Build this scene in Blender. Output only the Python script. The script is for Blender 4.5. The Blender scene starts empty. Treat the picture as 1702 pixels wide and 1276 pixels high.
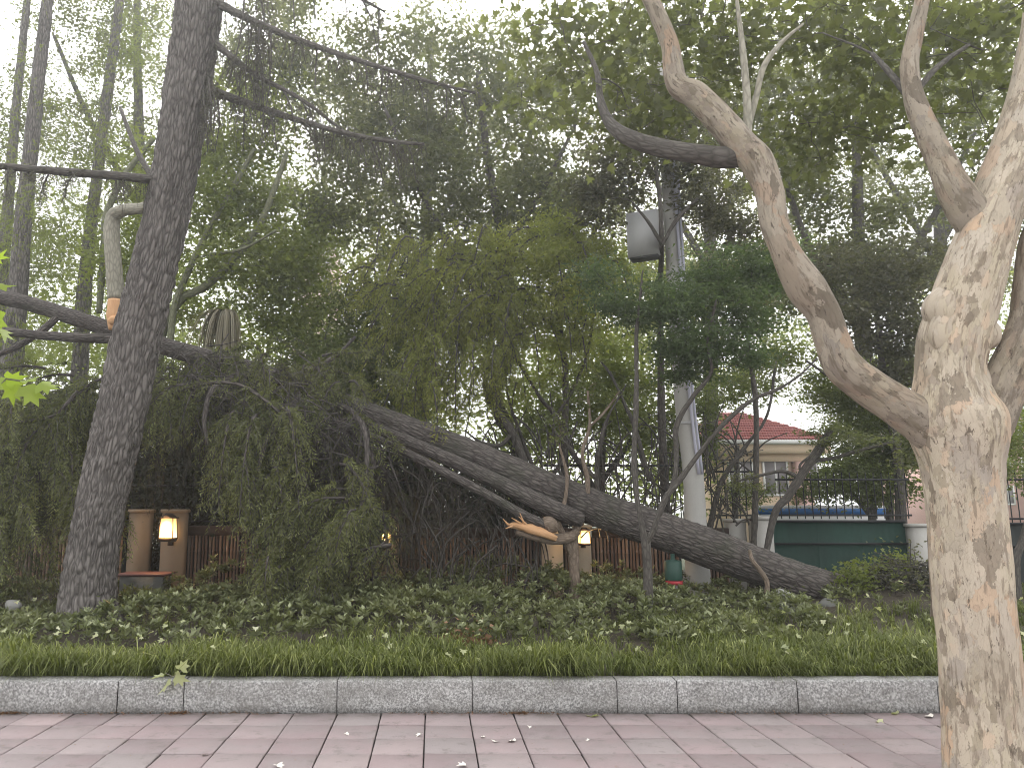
import bpy, math, random
import numpy as np
R = math.radians
rng = np.random.default_rng(7)
random.seed(7)
scene = bpy.context.scene
col = scene.collection

# ------------------------------------------------------------------ camera
CAM_Z, PITCH, FPX, PX0, PY0, IW = 1.5, R(9.4), 1279.0, 720.0, 638.0, 1702.0
cam_d = bpy.data.cameras.new('camera')
cam = bpy.data.objects.new('camera', cam_d)
col.objects.link(cam)
cam.location = (0, 0, CAM_Z)
cam.rotation_euler = (R(90) + PITCH, 0, 0)
cam_d.sensor_width = 36.0
cam_d.lens = FPX / IW * 36.0
cam_d.shift_x = (851.0 - PX0) / IW
cam_d.clip_start = 0.05
cam_d.clip_end = 3000
scene.camera = cam

# ------------------------------------------------------------------ sky, sun, exposure
SUN_EL, SUN_AZ = R(47), R(-4)          # azimuth from +Y towards +X
world = bpy.data.worlds.new('World')
scene.world = world
world.use_nodes = True
wn = world.node_tree.nodes; wl = world.node_tree.links
bg = wn['Background']
sky = wn.new('ShaderNodeTexSky')
sky.sky_type = 'NISHITA'
sky.sun_disc = False
sky.sun_elevation = SUN_EL
sky.sun_rotation = SUN_AZ
sky.air_density = 1.0
sky.dust_density = 5.0
sky.ozone_density = 1.0
hs = wn.new('ShaderNodeHueSaturation')
hs.inputs['Saturation'].default_value = 0.12
wl.new(sky.outputs[0], hs.inputs['Color'])
cld = wn.new('ShaderNodeTexNoise'); cld.inputs['Scale'].default_value = 2.2; cld.inputs['Detail'].default_value = 5
tcw = wn.new('ShaderNodeTexCoord'); wl.new(tcw.outputs['Generated'], cld.inputs['Vector'])
crw = wn.new('ShaderNodeMapRange'); crw.inputs[3].default_value = 6.5; crw.inputs[4].default_value = 11.0; wl.new(cld.outputs['Fac'], crw.inputs[0])
mxw = wn.new('ShaderNodeMix'); mxw.data_type = 'RGBA'; mxw.inputs[0].default_value = 0.55
wl.new(hs.outputs[0], mxw.inputs[6]); wl.new(crw.outputs[0], mxw.inputs[7])
wl.new(mxw.outputs[2], bg.inputs['Color'])      # an even layer of cloud over the clear-sky gradient
bg.inputs['Strength'].default_value = 0.15
sun_d = bpy.data.lights.new('sun', 'SUN')
sun_d.energy = 1.5
sun_d.angle = R(14)
sun_d.color = (1.0, 0.96, 0.9)
sun = bpy.data.objects.new('sun', sun_d)
col.objects.link(sun)
sun.rotation_euler = (R(90) - SUN_EL, 0, R(180) - SUN_AZ)
sun.rotation_euler = (-(R(90) - SUN_EL), 0, -SUN_AZ)
sun.location = (0, 0, 30)
vs = scene.view_settings
vs.view_transform = 'Standard'
vs.look = 'None'
vs.gamma = 1
vs.use_curve_mapping = False
vs.exposure = 1.3
scene.render.engine = 'CYCLES'
cy = scene.cycles
cy.use_denoising = True
cy.max_bounces = 6
cy.diffuse_bounces = 3
cy.glossy_bounces = 2
cy.transmission_bounces = 4
cy.transparent_max_bounces = 6
cy.volume_bounces = 0
cy.use_adaptive_sampling = False
cy.filter_width = 1.0

# ------------------------------------------------------------------ pixel -> place
CP, SP = math.cos(PITCH), math.sin(PITCH)
def ray(px, py):
    a = (px - PX0) / FPX; b = -(py - PY0) / FPX
    return a, b * -SP + CP, b * CP + SP
def at(px, py, Y):
    a, y, z = ray(px, py); t = Y / y
    return np.array((a * t, Y, CAM_Z + z * t))
def mpp(px, py, Y):
    return Y / ray(px, py)[1] / FPX
def xat(px, Y, z):
    # world x of a pixel column at depth Y and height z
    t = Y * CP + (z - CAM_Z) * SP
    return (px - PX0) / FPX * t

# ------------------------------------------------------------------ numpy noise
def _h(i, j, k, s):
    n = (i * 374761393 + j * 668265263 + k * 2147483647 + s * 974634777) & 0xffffffff
    n = ((n ^ (n >> 13)) * 1274126177) & 0xffffffff
    n = (n ^ (n >> 16)) & 0xffffffff
    return n / 4294967295.0
def noise3(p, s=0):
    p = np.asarray(p, float); f = np.floor(p); i = f.astype(np.int64); t = p - f; t = t * t * (3 - 2 * t)
    r = 0
    for a in (0, 1):
        for b in (0, 1):
            for c in (0, 1):
                w = (t[..., 0] if a else 1 - t[..., 0]) * (t[..., 1] if b else 1 - t[..., 1]) * (t[..., 2] if c else 1 - t[..., 2])
                r = r + w * _h(i[..., 0] + a, i[..., 1] + b, i[..., 2] + c, s)
    return r

# ------------------------------------------------------------------ mesh building
class MB:
    def __init__(s): s.v = []; s.q = []; s.t = []; s.n = 0; s.bk = []; s.hasbk = False; s.r = []
    def add(s, v, quads=None, tris=None, bk=None, rnd=None):
        v = np.asarray(v, float).reshape(-1, 3)
        if quads is not None and len(quads): s.q.append(np.asarray(quads, np.int64).reshape(-1, 4) + s.n)
        if tris is not None and len(tris): s.t.append(np.asarray(tris, np.int64).reshape(-1, 3) + s.n)
        s.v.append(v); s.n += len(v)
        if bk is None: s.bk.append(v.copy())
        else: s.bk.append(np.asarray(bk, float)); s.hasbk = True
        s.r.append(np.zeros(len(v)) if rnd is None else np.broadcast_to(rnd, (len(v),)).astype(float))
        return s
    def box(s, x0, x1, y0, y1, z0, z1, bev=0):
        if bev:
            b = bev
            V = []
            for z, k in ((z0, b), (z0 + b, 0), (z1 - b, 0), (z1, b)):
                V += [(x0 + k, y0 + k, z), (x1 - k, y0 + k, z), (x1 - k, y1 - k, z), (x0 + k, y1 - k, z)]
            Q = [(3, 2, 1, 0), (12, 13, 14, 15)]
            for l in range(3):
                for k in range(4):
                    a = l * 4 + k; c = l * 4 + (k + 1) % 4
                    Q.append((a, c, c + 4, a + 4))
            return s.add(V, Q)
        V = [(x0, y0, z0), (x1, y0, z0), (x1, y1, z0), (x0, y1, z0), (x0, y0, z1), (x1, y0, z1), (x1, y1, z1), (x0, y1, z1)]
        return s.add(V, [(3, 2, 1, 0), (4, 5, 6, 7), (0, 1, 5, 4), (1, 2, 6, 5), (2, 3, 7, 6), (3, 0, 4, 7)])
    def prism(s, poly, z0, z1):
        n = len(poly); V = [(x, y, z0) for x, y in poly] + [(x, y, z1) for x, y in poly]
        s.add(V, [(i, (i + 1) % n, (i + 1) % n + n, i + n) for i in range(n)],
              [(0, i + 1, i) for i in range(1, n - 1)] + [(n, n + i, n + i + 1) for i in range(1, n - 1)])
        return s
    def lathe(s, c, prof, seg=16):
        # prof: (r, z)
        th = np.linspace(0, 2 * np.pi, seg, endpoint=False)
        V = []
        for r, z in prof: V += [(c[0] + r * math.cos(t), c[1] + r * math.sin(t), c[2] + z) for t in th]
        Q = []
        for l in range(len(prof) - 1):
            for k in range(seg):
                a = l * seg + k; b = l * seg + (k + 1) % seg
                Q.append((a, b, b + seg, a + seg))
        T = [(0, k + 1, k) for k in range(1, seg - 1)]
        m = (len(prof) - 1) * seg
        T += [(m, m + k, m + k + 1) for k in range(1, seg - 1)]
        return s.add(V, Q, T)
    def tube(s, pts, rad, seg=8, cap=True, disp=None, twist=0.0):
        pts = np.asarray(pts, float); rad = np.asarray(rad, float); n = len(pts)
        tan = np.gradient(pts, axis=0); tan /= np.linalg.norm(tan, axis=1)[:, None] + 1e-9
        u = np.cross(tan[0], (0.13, 1, 0.07)); u /= np.linalg.norm(u) + 1e-9
        U = np.zeros((n, 3))
        for i in range(n):
            u = u - tan[i] * np.dot(u, tan[i]); u /= np.linalg.norm(u) + 1e-9; U[i] = u
        Wv = np.cross(tan, U)
        th = np.linspace(0, 2 * np.pi, seg, endpoint=False)
        L = np.concatenate(([0], np.cumsum(np.linalg.norm(np.diff(pts, axis=0), axis=1))))
        r0 = max(rad.mean(), 1e-4)
        bk = np.stack([np.broadcast_to(np.cos(th) * r0, (n, seg)), np.broadcast_to(np.sin(th) * r0, (n, seg)), np.broadcast_to(L[:, None], (n, seg))], -1)
        rr = np.broadcast_to(rad[:, None], (n, seg)).copy()
        if disp is not None: rr = rr + disp(bk, rad[:, None])
        V = pts[:, None, :] + rr[..., None] * (np.cos(th)[None, :, None] * U[:, None, :] + np.sin(th)[None, :, None] * Wv[:, None, :])
        i = np.arange(n - 1)[:, None] * seg; k = np.arange(seg)[None, :]; k2 = (k + 1) % seg
        Q = np.stack([i + k, i + k2, i + seg + k2, i + seg + k], -1).reshape(-1, 4)
        V = V.reshape(-1, 3); bk = bk.reshape(-1, 3); T = None
        if cap:
            V = np.vstack([V, pts[0], pts[-1]]); bk = np.vstack([bk, (0, 0, 0), (0, 0, L[-1])])
            m = n * seg; T = [(m, (j + 1) % seg, j) for j in range(seg)] + [(m + 1, (n - 1) * seg + j, (n - 1) * seg + (j + 1) % seg) for j in range(seg)]
        return s.add(V, Q, T, bk)
    def mesh(s, name, m, smooth=False):
        me = bpy.data.meshes.new(name)
        V = np.concatenate(s.v) if s.v else np.zeros((0, 3))
        nq = sum(len(a) for a in s.q); nt = sum(len(a) for a in s.t)
        me.vertices.add(len(V)); me.vertices.foreach_set('co', V.astype(np.float32).ravel())
        loops = np.concatenate([a.ravel() for a in s.q] + [a.ravel() for a in s.t]) if nq + nt else np.zeros(0, int)
        me.loops.add(len(loops)); me.loops.foreach_set('vertex_index', loops.astype(np.int32))
        me.polygons.add(nq + nt)
        st = np.concatenate([np.arange(nq) * 4, nq * 4 + np.arange(nt) * 3]).astype(np.int32)
        me.polygons.foreach_set('loop_start', st)
        try: me.polygons.foreach_set('loop_total', np.concatenate([np.full(nq, 4), np.full(nt, 3)]).astype(np.int32))
        except Exception: pass
        if smooth: me.polygons.foreach_set('use_smooth', np.ones(nq + nt, bool))
        if s.hasbk:
            a = me.attributes.new('bk', 'FLOAT_VECTOR', 'POINT'); a.data.foreach_set('vector', np.concatenate(s.bk).astype(np.float32).ravel())
        r = np.concatenate(s.r) if s.r else np.zeros(0)
        if r.any():
            a = me.attributes.new('rnd', 'FLOAT', 'POINT'); a.data.foreach_set('value', r.astype(np.float32))
        me.materials.append(m)
        me.update(calc_edges=True)
        return me
    def build(s, name, m, parent=None, smooth=False, loc=None, kind=None, label=None):
        o = bpy.data.objects.new(name, s.mesh(name, m, smooth)); col.objects.link(o)
        if loc is not None: o.location = loc
        if parent is not None:
            o.parent = parent
            if loc is None: o.location = tuple(-c for c in parent.location)
        if kind: o['kind'] = kind
        if label: o['label'] = label
        return o
def thing(name, label, cat, loc=(0, 0, 0), group=None):
    o = bpy.data.objects.new(name, None); col.objects.link(o); o.location = tuple(float(c) for c in loc)
    o['label'] = label; o['category'] = cat
    if group: o['group'] = group
    return o
def tag(o, label, cat, group=None):
    o['label'] = label; o['category'] = cat
    if group: o['group'] = group
    return o
def inst(name, me, parent=None, loc=(0, 0, 0), rot=(0, 0, 0), sc=(1, 1, 1)):
    # one more object sharing a mesh; world location when the parent is an unrotated empty
    o = bpy.data.objects.new(name, me); col.objects.link(o)
    if parent is not None:
        o.parent = parent
        loc = tuple(float(a) - b for a, b in zip(loc, parent.location))
    o.location = tuple(float(c) for c in loc); o.rotation_euler = rot; o.scale = sc
    return o
def spline(P, n):
    # Catmull-Rom through the rows of P, n samples per span
    P = np.asarray(P, float)
    Q = np.vstack([2 * P[0] - P[1], P, 2 * P[-1] - P[-2]]); out = []
    t = np.linspace(0, 1, n, endpoint=False)[:, None]
    for i in range(1, len(Q) - 2):
        a, b, c, d = Q[i - 1], Q[i], Q[i + 1], Q[i + 2]
        out.append(0.5 * ((2 * b) + (c - a) * t + (2 * a - 5 * b + 4 * c - d) * t ** 2 + (3 * b - a - 3 * c + d) * t ** 3))
    return np.vstack(out + [Q[-2][None]])
def pxpath(L, n=6):
    # rows (px, py, Y, width in px) -> smooth centre line and radii in metres
    A = [list(at(a, b, c)) + [w * mpp(a, b, c) / 2] for a, b, c, w in L]
    S = spline(A, n)
    return S[:, :3], np.maximum(S[:, 3], 0.002)

# ------------------------------------------------------------------ materials
class NT:
    def __init__(s, name):
        s.m = bpy.data.materials.new(name); s.m.use_nodes = True
        s.n = s.m.node_tree.nodes; s.l = s.m.node_tree.links
        s.b = s.n['Principled BSDF']; s.out = s.n['Material Output']
        s.b.inputs['Roughness'].default_value = 0.85
        s.b.inputs['Specular IOR Level'].default_value = 0.3
    def node(s, t, **k):
        x = s.n.new(t)
        for a, v in k.items():
            if a.startswith('i_'):
                x.inputs[a[2:].replace('_', ' ')].default_value = v
            else: setattr(x, a, v)
        return x
    def coords(s, kind='obj', scale=(1, 1, 1)):
        if kind == 'bk':
            a = s.node('ShaderNodeAttribute', attribute_name='bk').outputs['Vector']
        elif kind == 'obj': a = s.node('ShaderNodeTexCoord').outputs['Object']
        else: a = s.node('ShaderNodeNewGeometry').outputs['Position']
        m = s.node('ShaderNodeMapping'); m.inputs['Scale'].default_value = scale
        s.l.new(a, m.inputs['Vector']); return m.outputs[0]
    def noise(s, vec, scale, detail=4, rough=0.6, dist=0):
        x = s.node('ShaderNodeTexNoise'); x.inputs['Scale'].default_value = scale; x.inputs['Detail'].default_value = detail
        x.inputs['Roughness'].default_value = rough; x.inputs['Distortion'].default_value = dist
        s.l.new(vec, x.inputs['Vector']); return x.outputs['Fac']
    def voro(s, vec, scale, feature='F1', out='Distance'):
        x = s.node('ShaderNodeTexVoronoi', feature=feature); x.inputs['Scale'].default_value = scale
        s.l.new(vec, x.inputs['Vector']); return x.outputs[out]
    def ramp(s, fac, stops):
        x = s.node('ShaderNodeValToRGB'); e = x.color_ramp.elements
        while len(e) < len(stops): e.new(0.5)
        for k, (p, c) in zip(e, stops): k.position = p; k.color = tuple(c) + (1,) if len(c) == 3 else c
        s.l.new(fac, x.inputs[0]); return x.outputs[0]
    def mix(s, fac, a, b, mode='MIX'):
        x = s.node('ShaderNodeMix', data_type='RGBA', blend_type=mode)
        for sock, v in ((x.inputs[0], fac), (x.inputs[6], a), (x.inputs[7], b)):
            if hasattr(v, 'is_linked'): s.l.new(v, sock)
            elif isinstance(v, (int, float)): sock.default_value = v
            else: sock.default_value = tuple(v) + (1,)
        return x.outputs[2]
    def bump(s, h, strength=0.5, dist=0.02, normal=None):
        x = s.node('ShaderNodeBump'); x.inputs['Strength'].default_value = strength; x.inputs['Distance'].default_value = dist
        s.l.new(h, x.inputs['Height'])
        if normal is not None: s.l.new(normal, x.inputs['Normal'])
        s.l.new(x.outputs[0], s.b.inputs['Normal']); return x.outputs[0]
    def color(s, c):
        if hasattr(c, 'is_linked'): s.l.new(c, s.b.inputs['Base Color'])
        else: s.b.inputs['Base Color'].default_value = tuple(c) + (1,)
        return s

def simple(name, c, rough=0.8, var=0.25, scale=8, bump=0.2, metal=0):
    t = NT(name); v = t.coords('geo')
    f = t.noise(v, scale, 5)
    t.color(t.mix(f, tuple(x * (1 - var) for x in c), tuple(x * (1 + var) for x in c)))
    t.b.inputs['Roughness'].default_value = rough; t.b.inputs['Metallic'].default_value = metal
    if bump: t.bump(t.noise(v, scale * 6, 4), bump, 0.01)
    return t.m

def leaf_mat(name, c1, c2, c3=None, trans=0.4, rough=0.55):
    # colour varies from leaf to leaf (attribute rnd), and slowly through the plant
    t = NT(name)
    a = t.node('ShaderNodeAttribute', attribute_name='rnd').outputs['Fac']
    stops = [(0.0, c1), (0.75, c2), (1.0, c3 or c2)]
    c = t.ramp(a, stops)
    f = t.noise(t.coords('geo'), 1.3, 2)
    c = t.mix(f, c, t.mix(0.5, c, (c2[0] * 1.35, c2[1] * 1.1, c2[2] * 0.8)))
    t.color(c)
    t.b.inputs['Roughness'].default_value = rough
    t.b.inputs['Specular IOR Level'].default_value = 0.35
    tr = t.node('ShaderNodeBsdfTranslucent')
    t.l.new(t.mix(1.0, c, (1.5, 1.6, 0.8), 'MULTIPLY'), tr.inputs['Color'])
    mx = t.node('ShaderNodeMixShader'); mx.inputs[0].default_value = trans
    t.l.new(t.b.outputs[0], mx.inputs[1]); t.l.new(tr.outputs[0], mx.inputs[2]); t.l.new(mx.outputs[0], t.out.inputs[0])
    return t.m

def bark_mat(name, dark, light, sx=26, sz=5, bump=0.9, moss=None):
    t = NT(name); v = t.coords('bk', (sx, sx, sz))
    n = t.noise(v, 1.0, 6, 0.62, 0.6)
    w = t.voro(v, 1.1, 'DISTANCE_TO_EDGE')
    r = t.ramp(w, [(0.0, (0, 0, 0)), (0.35, (1, 1, 1))])
    h = t.mix(0.5, r, n)
    c = t.mix(t.ramp(h, [(0.22, (0, 0, 0)), (0.62, (1, 1, 1))]), dark, light)
    big = t.noise(t.coords('bk', (3, 3, 1.2)), 1.0, 3)
    c = t.mix(0.35, c, t.mix(big, dark, tuple(min(1, x * 1.3) for x in light)))
    if moss:
        mo = t.ramp(t.noise(t.coords('bk', (2, 2, .8)), 2.0, 4), [(0.5, (0, 0, 0)), (0.68, (1, 1, 1))])
        c = t.mix(t.mix(0.6, (0, 0, 0), mo), c, moss)
    t.color(c); t.b.inputs['Roughness'].default_value = 0.95
    t.bump(h, bump, 0.03)
    return t.m

M = {}
M['conifer_bark'] = bark_mat('conifer_bark', (0.026, 0.022, 0.020), (0.205, 0.186, 0.172), 24, 5.2, 1.0)
M['fallen_bark'] = bark_mat('fallen_bark', (0.018, 0.015, 0.014), (0.155, 0.136, 0.125), 30, 6, moss=(0.06, 0.065, 0.045))
M['thin_bark'] = bark_mat('thin_bark', (0.04, 0.036, 0.032), (0.12, 0.108, 0.095), 40, 9, 0.4)
M['pale_bark'] = bark_mat('pale_bark', (0.16, 0.15, 0.12), (0.33, 0.31, 0.25), 30, 8, 0.3)
M['brown_bark'] = bark_mat('brown_bark', (0.10, 0.075, 0.055), (0.26, 0.205, 0.16), 40, 10, 0.35)
M['olive_bark'] = bark_mat('olive_bark', (0.07, 0.075, 0.045), (0.19, 0.195, 0.125), 30, 8, 0.35)
def plane_bark(name, k=1.0):
    # flaking bark: cream, tan, grey and orange scales with ragged upright edges, dark flecks and streaks
    t = NT(name); v = t.coords('bk', (1, 1, 0.5))
    def warp(vec, scale, amt):
        cx = t.node('ShaderNodeTexNoise'); cx.inputs['Scale'].default_value = scale; cx.inputs['Detail'].default_value = 6; cx.inputs['Roughness'].default_value = .7; t.l.new(vec, cx.inputs['Vector'])
        sc = t.node('ShaderNodeVectorMath', operation='SCALE'); sc.inputs['Scale'].default_value = amt; t.l.new(cx.outputs['Color'], sc.inputs[0])
        vv = t.node('ShaderNodeVectorMath', operation='ADD'); t.l.new(vec, vv.inputs[0]); t.l.new(sc.outputs[0], vv.inputs[1]); return vv.outputs[0]
    def c(r, g, b): return (r * k, g * k, b * k)
    def cells(vec, scale):
        x = t.node('ShaderNodeTexVoronoi'); x.inputs['Scale'].default_value = scale; t.l.new(vec, x.inputs['Vector'])
        e = t.node('ShaderNodeSeparateColor'); t.l.new(x.outputs['Color'], e.inputs[0]); return e
    e1 = cells(warp(v, 9, .22), 9); e2 = cells(warp(v, 22, .10), 26)
    pal = t.ramp(e1.outputs[0], [(0.0, c(.42, .36, .28)), (0.2, c(.56, .48, .38)), (0.42, c(.48, .40, .31)), (0.58, c(.58, .41, .28)), (0.7, c(.38, .33, .28)), (0.86, c(.58, .50, .40)), (1.0, c(.25, .205, .155))])
    pal2 = t.ramp(e2.outputs[1], [(0.0, c(.19, .15, .11)), (0.25, c(.50, .43, .31)), (0.6, c(.58, .50, .39)), (0.85, c(.36, .30, .24)), (1.0, c(.62, .48, .35))])
    zone = t.noise(t.coords('bk', (1, 1, .35)), 3.5, 4)
    pal = t.mix(t.ramp(zone, [(0.46, (.1, .1, .1)), (0.52, (.85, .85, .85))]), pal, pal2)
    stv = t.noise(t.coords('bk', (1, 1, 0.14)), 34, 5, .7)
    pal = t.mix(t.ramp(stv, [(0.54, (0, 0, 0)), (0.60, (.7, .7, .7))]), pal, c(.24, .19, .14))
    fl = t.noise(t.coords('bk', (1, 1, 0.35)), 40, 5, 0.75)
    pal = t.mix(t.ramp(fl, [(0.60, (0, 0, 0)), (0.64, (.85, .85, .85))]), pal, c(.13, .10, .075))
    t.color(pal); t.b.inputs['Roughness'].default_value = 0.85
    h = t.mix(0.5, t.mix(.5, e1.outputs[1], e2.outputs[0]), t.mix(.5, fl, stv))
    t.bump(h, 1.0, 0.018)
    return t.m
M['plane_bark'] = plane_bark('plane_bark', 0.86)
M['plane_bark_shaded'] = plane_bark('plane_bark_shaded', 0.56)  # same bark made darker, canopy shade on the limbs put into its colour
t = NT('torn_wood'); v = t.coords('bk', (60, 60, 5)); n = t.noise(v, 1, 5)
t.color(t.mix(n, (.42, .20, .09), (.72, .47, .27))); t.bump(n, .8, .01); M['torn_wood'] = t.m
M['bough_leaf'] = leaf_mat('bough_leaf', (.045, .055, .024), (.155, .18, .075), (.36, .39, .19), .4)
M['hedge_leaf_shaded'] = leaf_mat('hedge_leaf_shaded', (.014, .019, .010), (.026, .034, .018), (.05, .06, .03), .2)  # leaf colour lowered to hold the shade beneath the hanging boughs

t = NT('paving_concrete'); v = t.coords('geo'); oi = t.node('ShaderNodeObjectInfo').outputs['Random']
base = t.ramp(oi, [(0, (.20, .15, .153)), (.3, (.28, .205, .208)), (.65, (.315, .24, .24)), (.85, (.27, .235, .23)), (1, (.37, .285, .28))])
st = t.noise(v, 1.7, 6, .7)
c = t.mix(t.ramp(st, [(.42, (0, 0, 0)), (.62, (.7, .7, .7))]), base, (.25, .22, .215))
gr = t.noise(v, 160, 3, .7)
c = t.mix(.35, c, t.mix(gr, (.12, .1, .1), (.42, .36, .36)))
wet = t.ramp(t.noise(v, 4.5, 6, .7), [(.52, (0, 0, 0)), (.72, (.55, .55, .55))])
c = t.mix(wet, c, (.19, .16, .155))
stn = t.ramp(t.noise(v, 9, 6, .75), [(.56, (0, 0, 0)), (.66, (.5, .5, .5))])
c = t.mix(stn, c, (.16, .14, .13))
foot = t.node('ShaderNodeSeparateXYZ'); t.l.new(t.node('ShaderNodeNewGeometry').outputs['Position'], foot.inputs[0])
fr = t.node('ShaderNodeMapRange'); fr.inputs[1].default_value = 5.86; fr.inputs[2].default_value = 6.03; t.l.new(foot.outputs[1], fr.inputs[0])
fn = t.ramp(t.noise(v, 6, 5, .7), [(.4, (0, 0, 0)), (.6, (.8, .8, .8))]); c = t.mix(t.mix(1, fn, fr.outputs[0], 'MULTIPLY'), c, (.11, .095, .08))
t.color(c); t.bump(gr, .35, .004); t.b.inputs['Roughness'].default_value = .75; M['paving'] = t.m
t = NT('granite'); v = t.coords('geo'); oi = t.node('ShaderNodeObjectInfo').outputs['Random']
sp = t.noise(v, 70, 3, .8)
c = t.ramp(sp, [(.38, (.04, .04, .04)), (.46, (.24, .235, .23)), (.53, (.37, .365, .355)), (.62, (.72, .71, .70))])
c = t.mix(.35, c, t.ramp(oi, [(0, (.26, .255, .25)), (1, (.34, .33, .325))]))
dirt = t.noise(t.coords('geo', (1.2, 1, 2.2)), 2.1, 6, .65)
c = t.mix(t.ramp(dirt, [(.4, (0, 0, 0)), (.72, (.7, .7, .7))]), c, (.17, .16, .145))
drip = t.noise(t.coords('geo', (9, 1, .7)), 1.3, 4, .6)
c = t.mix(t.ramp(drip, [(.55, (0, 0, 0)), (.75, (.45, .45, .45))]), c, (.30, .29, .27))
t.color(c); t.bump(sp, .45, .004); t.b.inputs['Roughness'].default_value = .8; M['granite'] = t.m
t = NT('soil'); v = t.coords('geo'); n = t.noise(v, 9, 6, .7)
t.color(t.mix(n, (.035, .028, .02), (.10, .082, .06))); t.bump(n, 1, .05); M['soil'] = t.m
t = NT('far_ground'); v = t.coords('geo'); n = t.noise(v, 1.5, 6, .7)
t.color(t.mix(n, (.035, .05, .02), (.09, .10, .05))); M['far_ground'] = t.m
M['sand_joint'] = simple('sand_joint', (.06, .052, .05), .95, .3, 30)
M['cream_render'] = simple('cream_render', (.47, .385, .29), .9, .14, 2.2, .25)
M['cream_render_shaded'] = simple('cream_render_shaded', (.33, .24, .165), .9, .2, 2.2, .25)  # darker copy of the cream render, shadow on the left piers painted in
M['grey_render'] = simple('grey_render', (.42, .405, .38), .9, .15, 2, .25)
M['dark_timber'] = simple('dark_timber', (.045, .03, .025), .8, .3, 12)
M['iron'] = simple('iron', (.013, .013, .014), .5, .3, 20, 0)
t = NT('bamboo'); v = t.coords('geo', (1, 1, .12)); oi = t.node('ShaderNodeObjectInfo').outputs['Random']
c = t.ramp(oi, [(0, (.085, .05, .04)), (.35, (.19, .115, .082)), (.7, (.33, .22, .155)), (1, (.14, .11, .095))])
c = t.mix(t.noise(v, 30, 4), c, t.mix(.5, c, (.05, .035, .03))); t.color(c); t.b.inputs['Roughness'].default_value = .55; M['bamboo'] = t.m
M['concrete_pole'] = simple('concrete_pole', (.40, .39, .37), .9, .16, 3, .3)
M['pvc'] = simple('pvc', (.42, .42, .50), .45, .05, 3, 0)
M['grey_metal'] = simple('grey_metal', (.36, .36, .36), .5, .08, 3, .05)
M['grey_metal_shaded'] = simple('grey_metal_shaded', (.09, .09, .09), .6, .08, 3, .05)  # dark copy of the grey metal, paints the shade under the box
M['green_sheet'] = simple('green_sheet', (.008, .032, .023), .7, .6, 2.2, .3)
M['dark_sheet'] = simple('dark_sheet', (.02, .024, .022), .8, .35, 2, .3)
M['green_paint'] = simple('green_paint', (.03, .07, .055), .5, .1, 5, .05)
M['red_paint'] = simple('red_paint', (.35, .03, .04), .5, .1, 5, .05)
M['red_cap'] = simple('red_cap', (.16, .075, .07), .5, .2, 6, .1)
M['stone'] = simple('stone', (.16, .16, .15), .9, .3, 6, .5)
M['pale_stone'] = simple('pale_stone', (.27, .265, .25), .9, .3, 6, .5)
M['roof_tile'] = simple('roof_tile', (.36, .12, .11), .75, .25, 4, .15)
M['house_wall'] = simple('house_wall', (.68, .52, .38), .9, .08, 1.5, .1)
M['pink_wall'] = simple('pink_wall', (.62, .40, .36), .9, .1, .5, .1)
M['white_wall'] = simple('white_wall', (.78, .77, .76), .9, .05, .5, .1)
M['blue_paint'] = simple('blue_paint', (.03, .14, .38), .5, .1, 3, .05)
t = NT('window_glass'); t.color((.24, .22, .23)); t.b.inputs['Roughness'].default_value = .12; M['glass'] = t.m
t = NT('lamp_glass'); t.color((.8, .6, .3))
em = t.b.inputs['Emission Color']; em.default_value = (1.0, .62, .22, 1)
zz = t.node('ShaderNodeTexCoord').outputs['Generated']; sx = t.node('ShaderNodeSeparateXYZ'); t.l.new(zz, sx.inputs[0])
cr = t.node('ShaderNodeMapRange'); cr.inputs[3].default_value = 2.1; cr.inputs[4].default_value = .45; t.l.new(sx.outputs[2], cr.inputs[0]); t.l.new(cr.outputs[0], t.b.inputs['Emission Strength'])
M['lamp_glass'] = t.m

G = leaf_mat
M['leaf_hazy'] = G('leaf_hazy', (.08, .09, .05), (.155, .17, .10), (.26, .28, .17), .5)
M['leaf_plane'] = G('leaf_plane', (.055, .064, .036), (.105, .12, .064), (.21, .235, .13), .55)
M['leaf_dark'] = G('leaf_dark', (.055, .064, .038), (.12, .136, .08), (.22, .24, .14), .5)
M['leaf_mid'] = G('leaf_mid', (.05, .07, .026), (.115, .145, .058), (.22, .25, .12), .45)
M['leaf_maple'] = G('leaf_maple', (.11, .135, .03), (.22, .25, .07), (.38, .41, .14), .5)
M['leaf_yellow'] = G('leaf_yellow', (.09, .12, .035), (.17, .205, .07), (.30, .33, .14), .5)
M['leaf_teal'] = G('leaf_teal', (.042, .066, .038), (.10, .145, .082), (.19, .24, .15), .5)
M['leaf_plum'] = G('leaf_plum', (.045, .047, .038), (.10, .103, .08), (.18, .18, .14), .45)
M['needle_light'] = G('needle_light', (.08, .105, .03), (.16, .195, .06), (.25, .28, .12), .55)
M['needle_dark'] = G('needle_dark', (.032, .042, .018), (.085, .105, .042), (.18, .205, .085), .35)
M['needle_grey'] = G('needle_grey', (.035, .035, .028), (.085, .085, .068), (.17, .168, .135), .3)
M['azalea'] = G('azalea', (.055, .07, .03), (.155, .18, .095), (.40, .44, .28), .25, .45)
M['grass'] = G('grass', (.04, .058, .018), (.13, .16, .048), (.42, .44, .2), .32, .5)
M['sprig'] = G('sprig', (.15, .21, .035), (.22, .30, .06), (.34, .40, .10), .5)
M['dead'] = G('dead', (.10, .055, .035), (.20, .12, .075), (.3, .2, .13), .2, .8)
M['pale_leaf'] = G('pale_leaf', (.26, .30, .17), (.42, .46, .30), (.6, .6, .48), .3)
M['straw'] = G('straw', (.12, .115, .085), (.24, .23, .18), (.36, .35, .28), .2)
M['petal'] = simple('petal', (.7, .66, .6), .7, .1, 20, 0)

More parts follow.
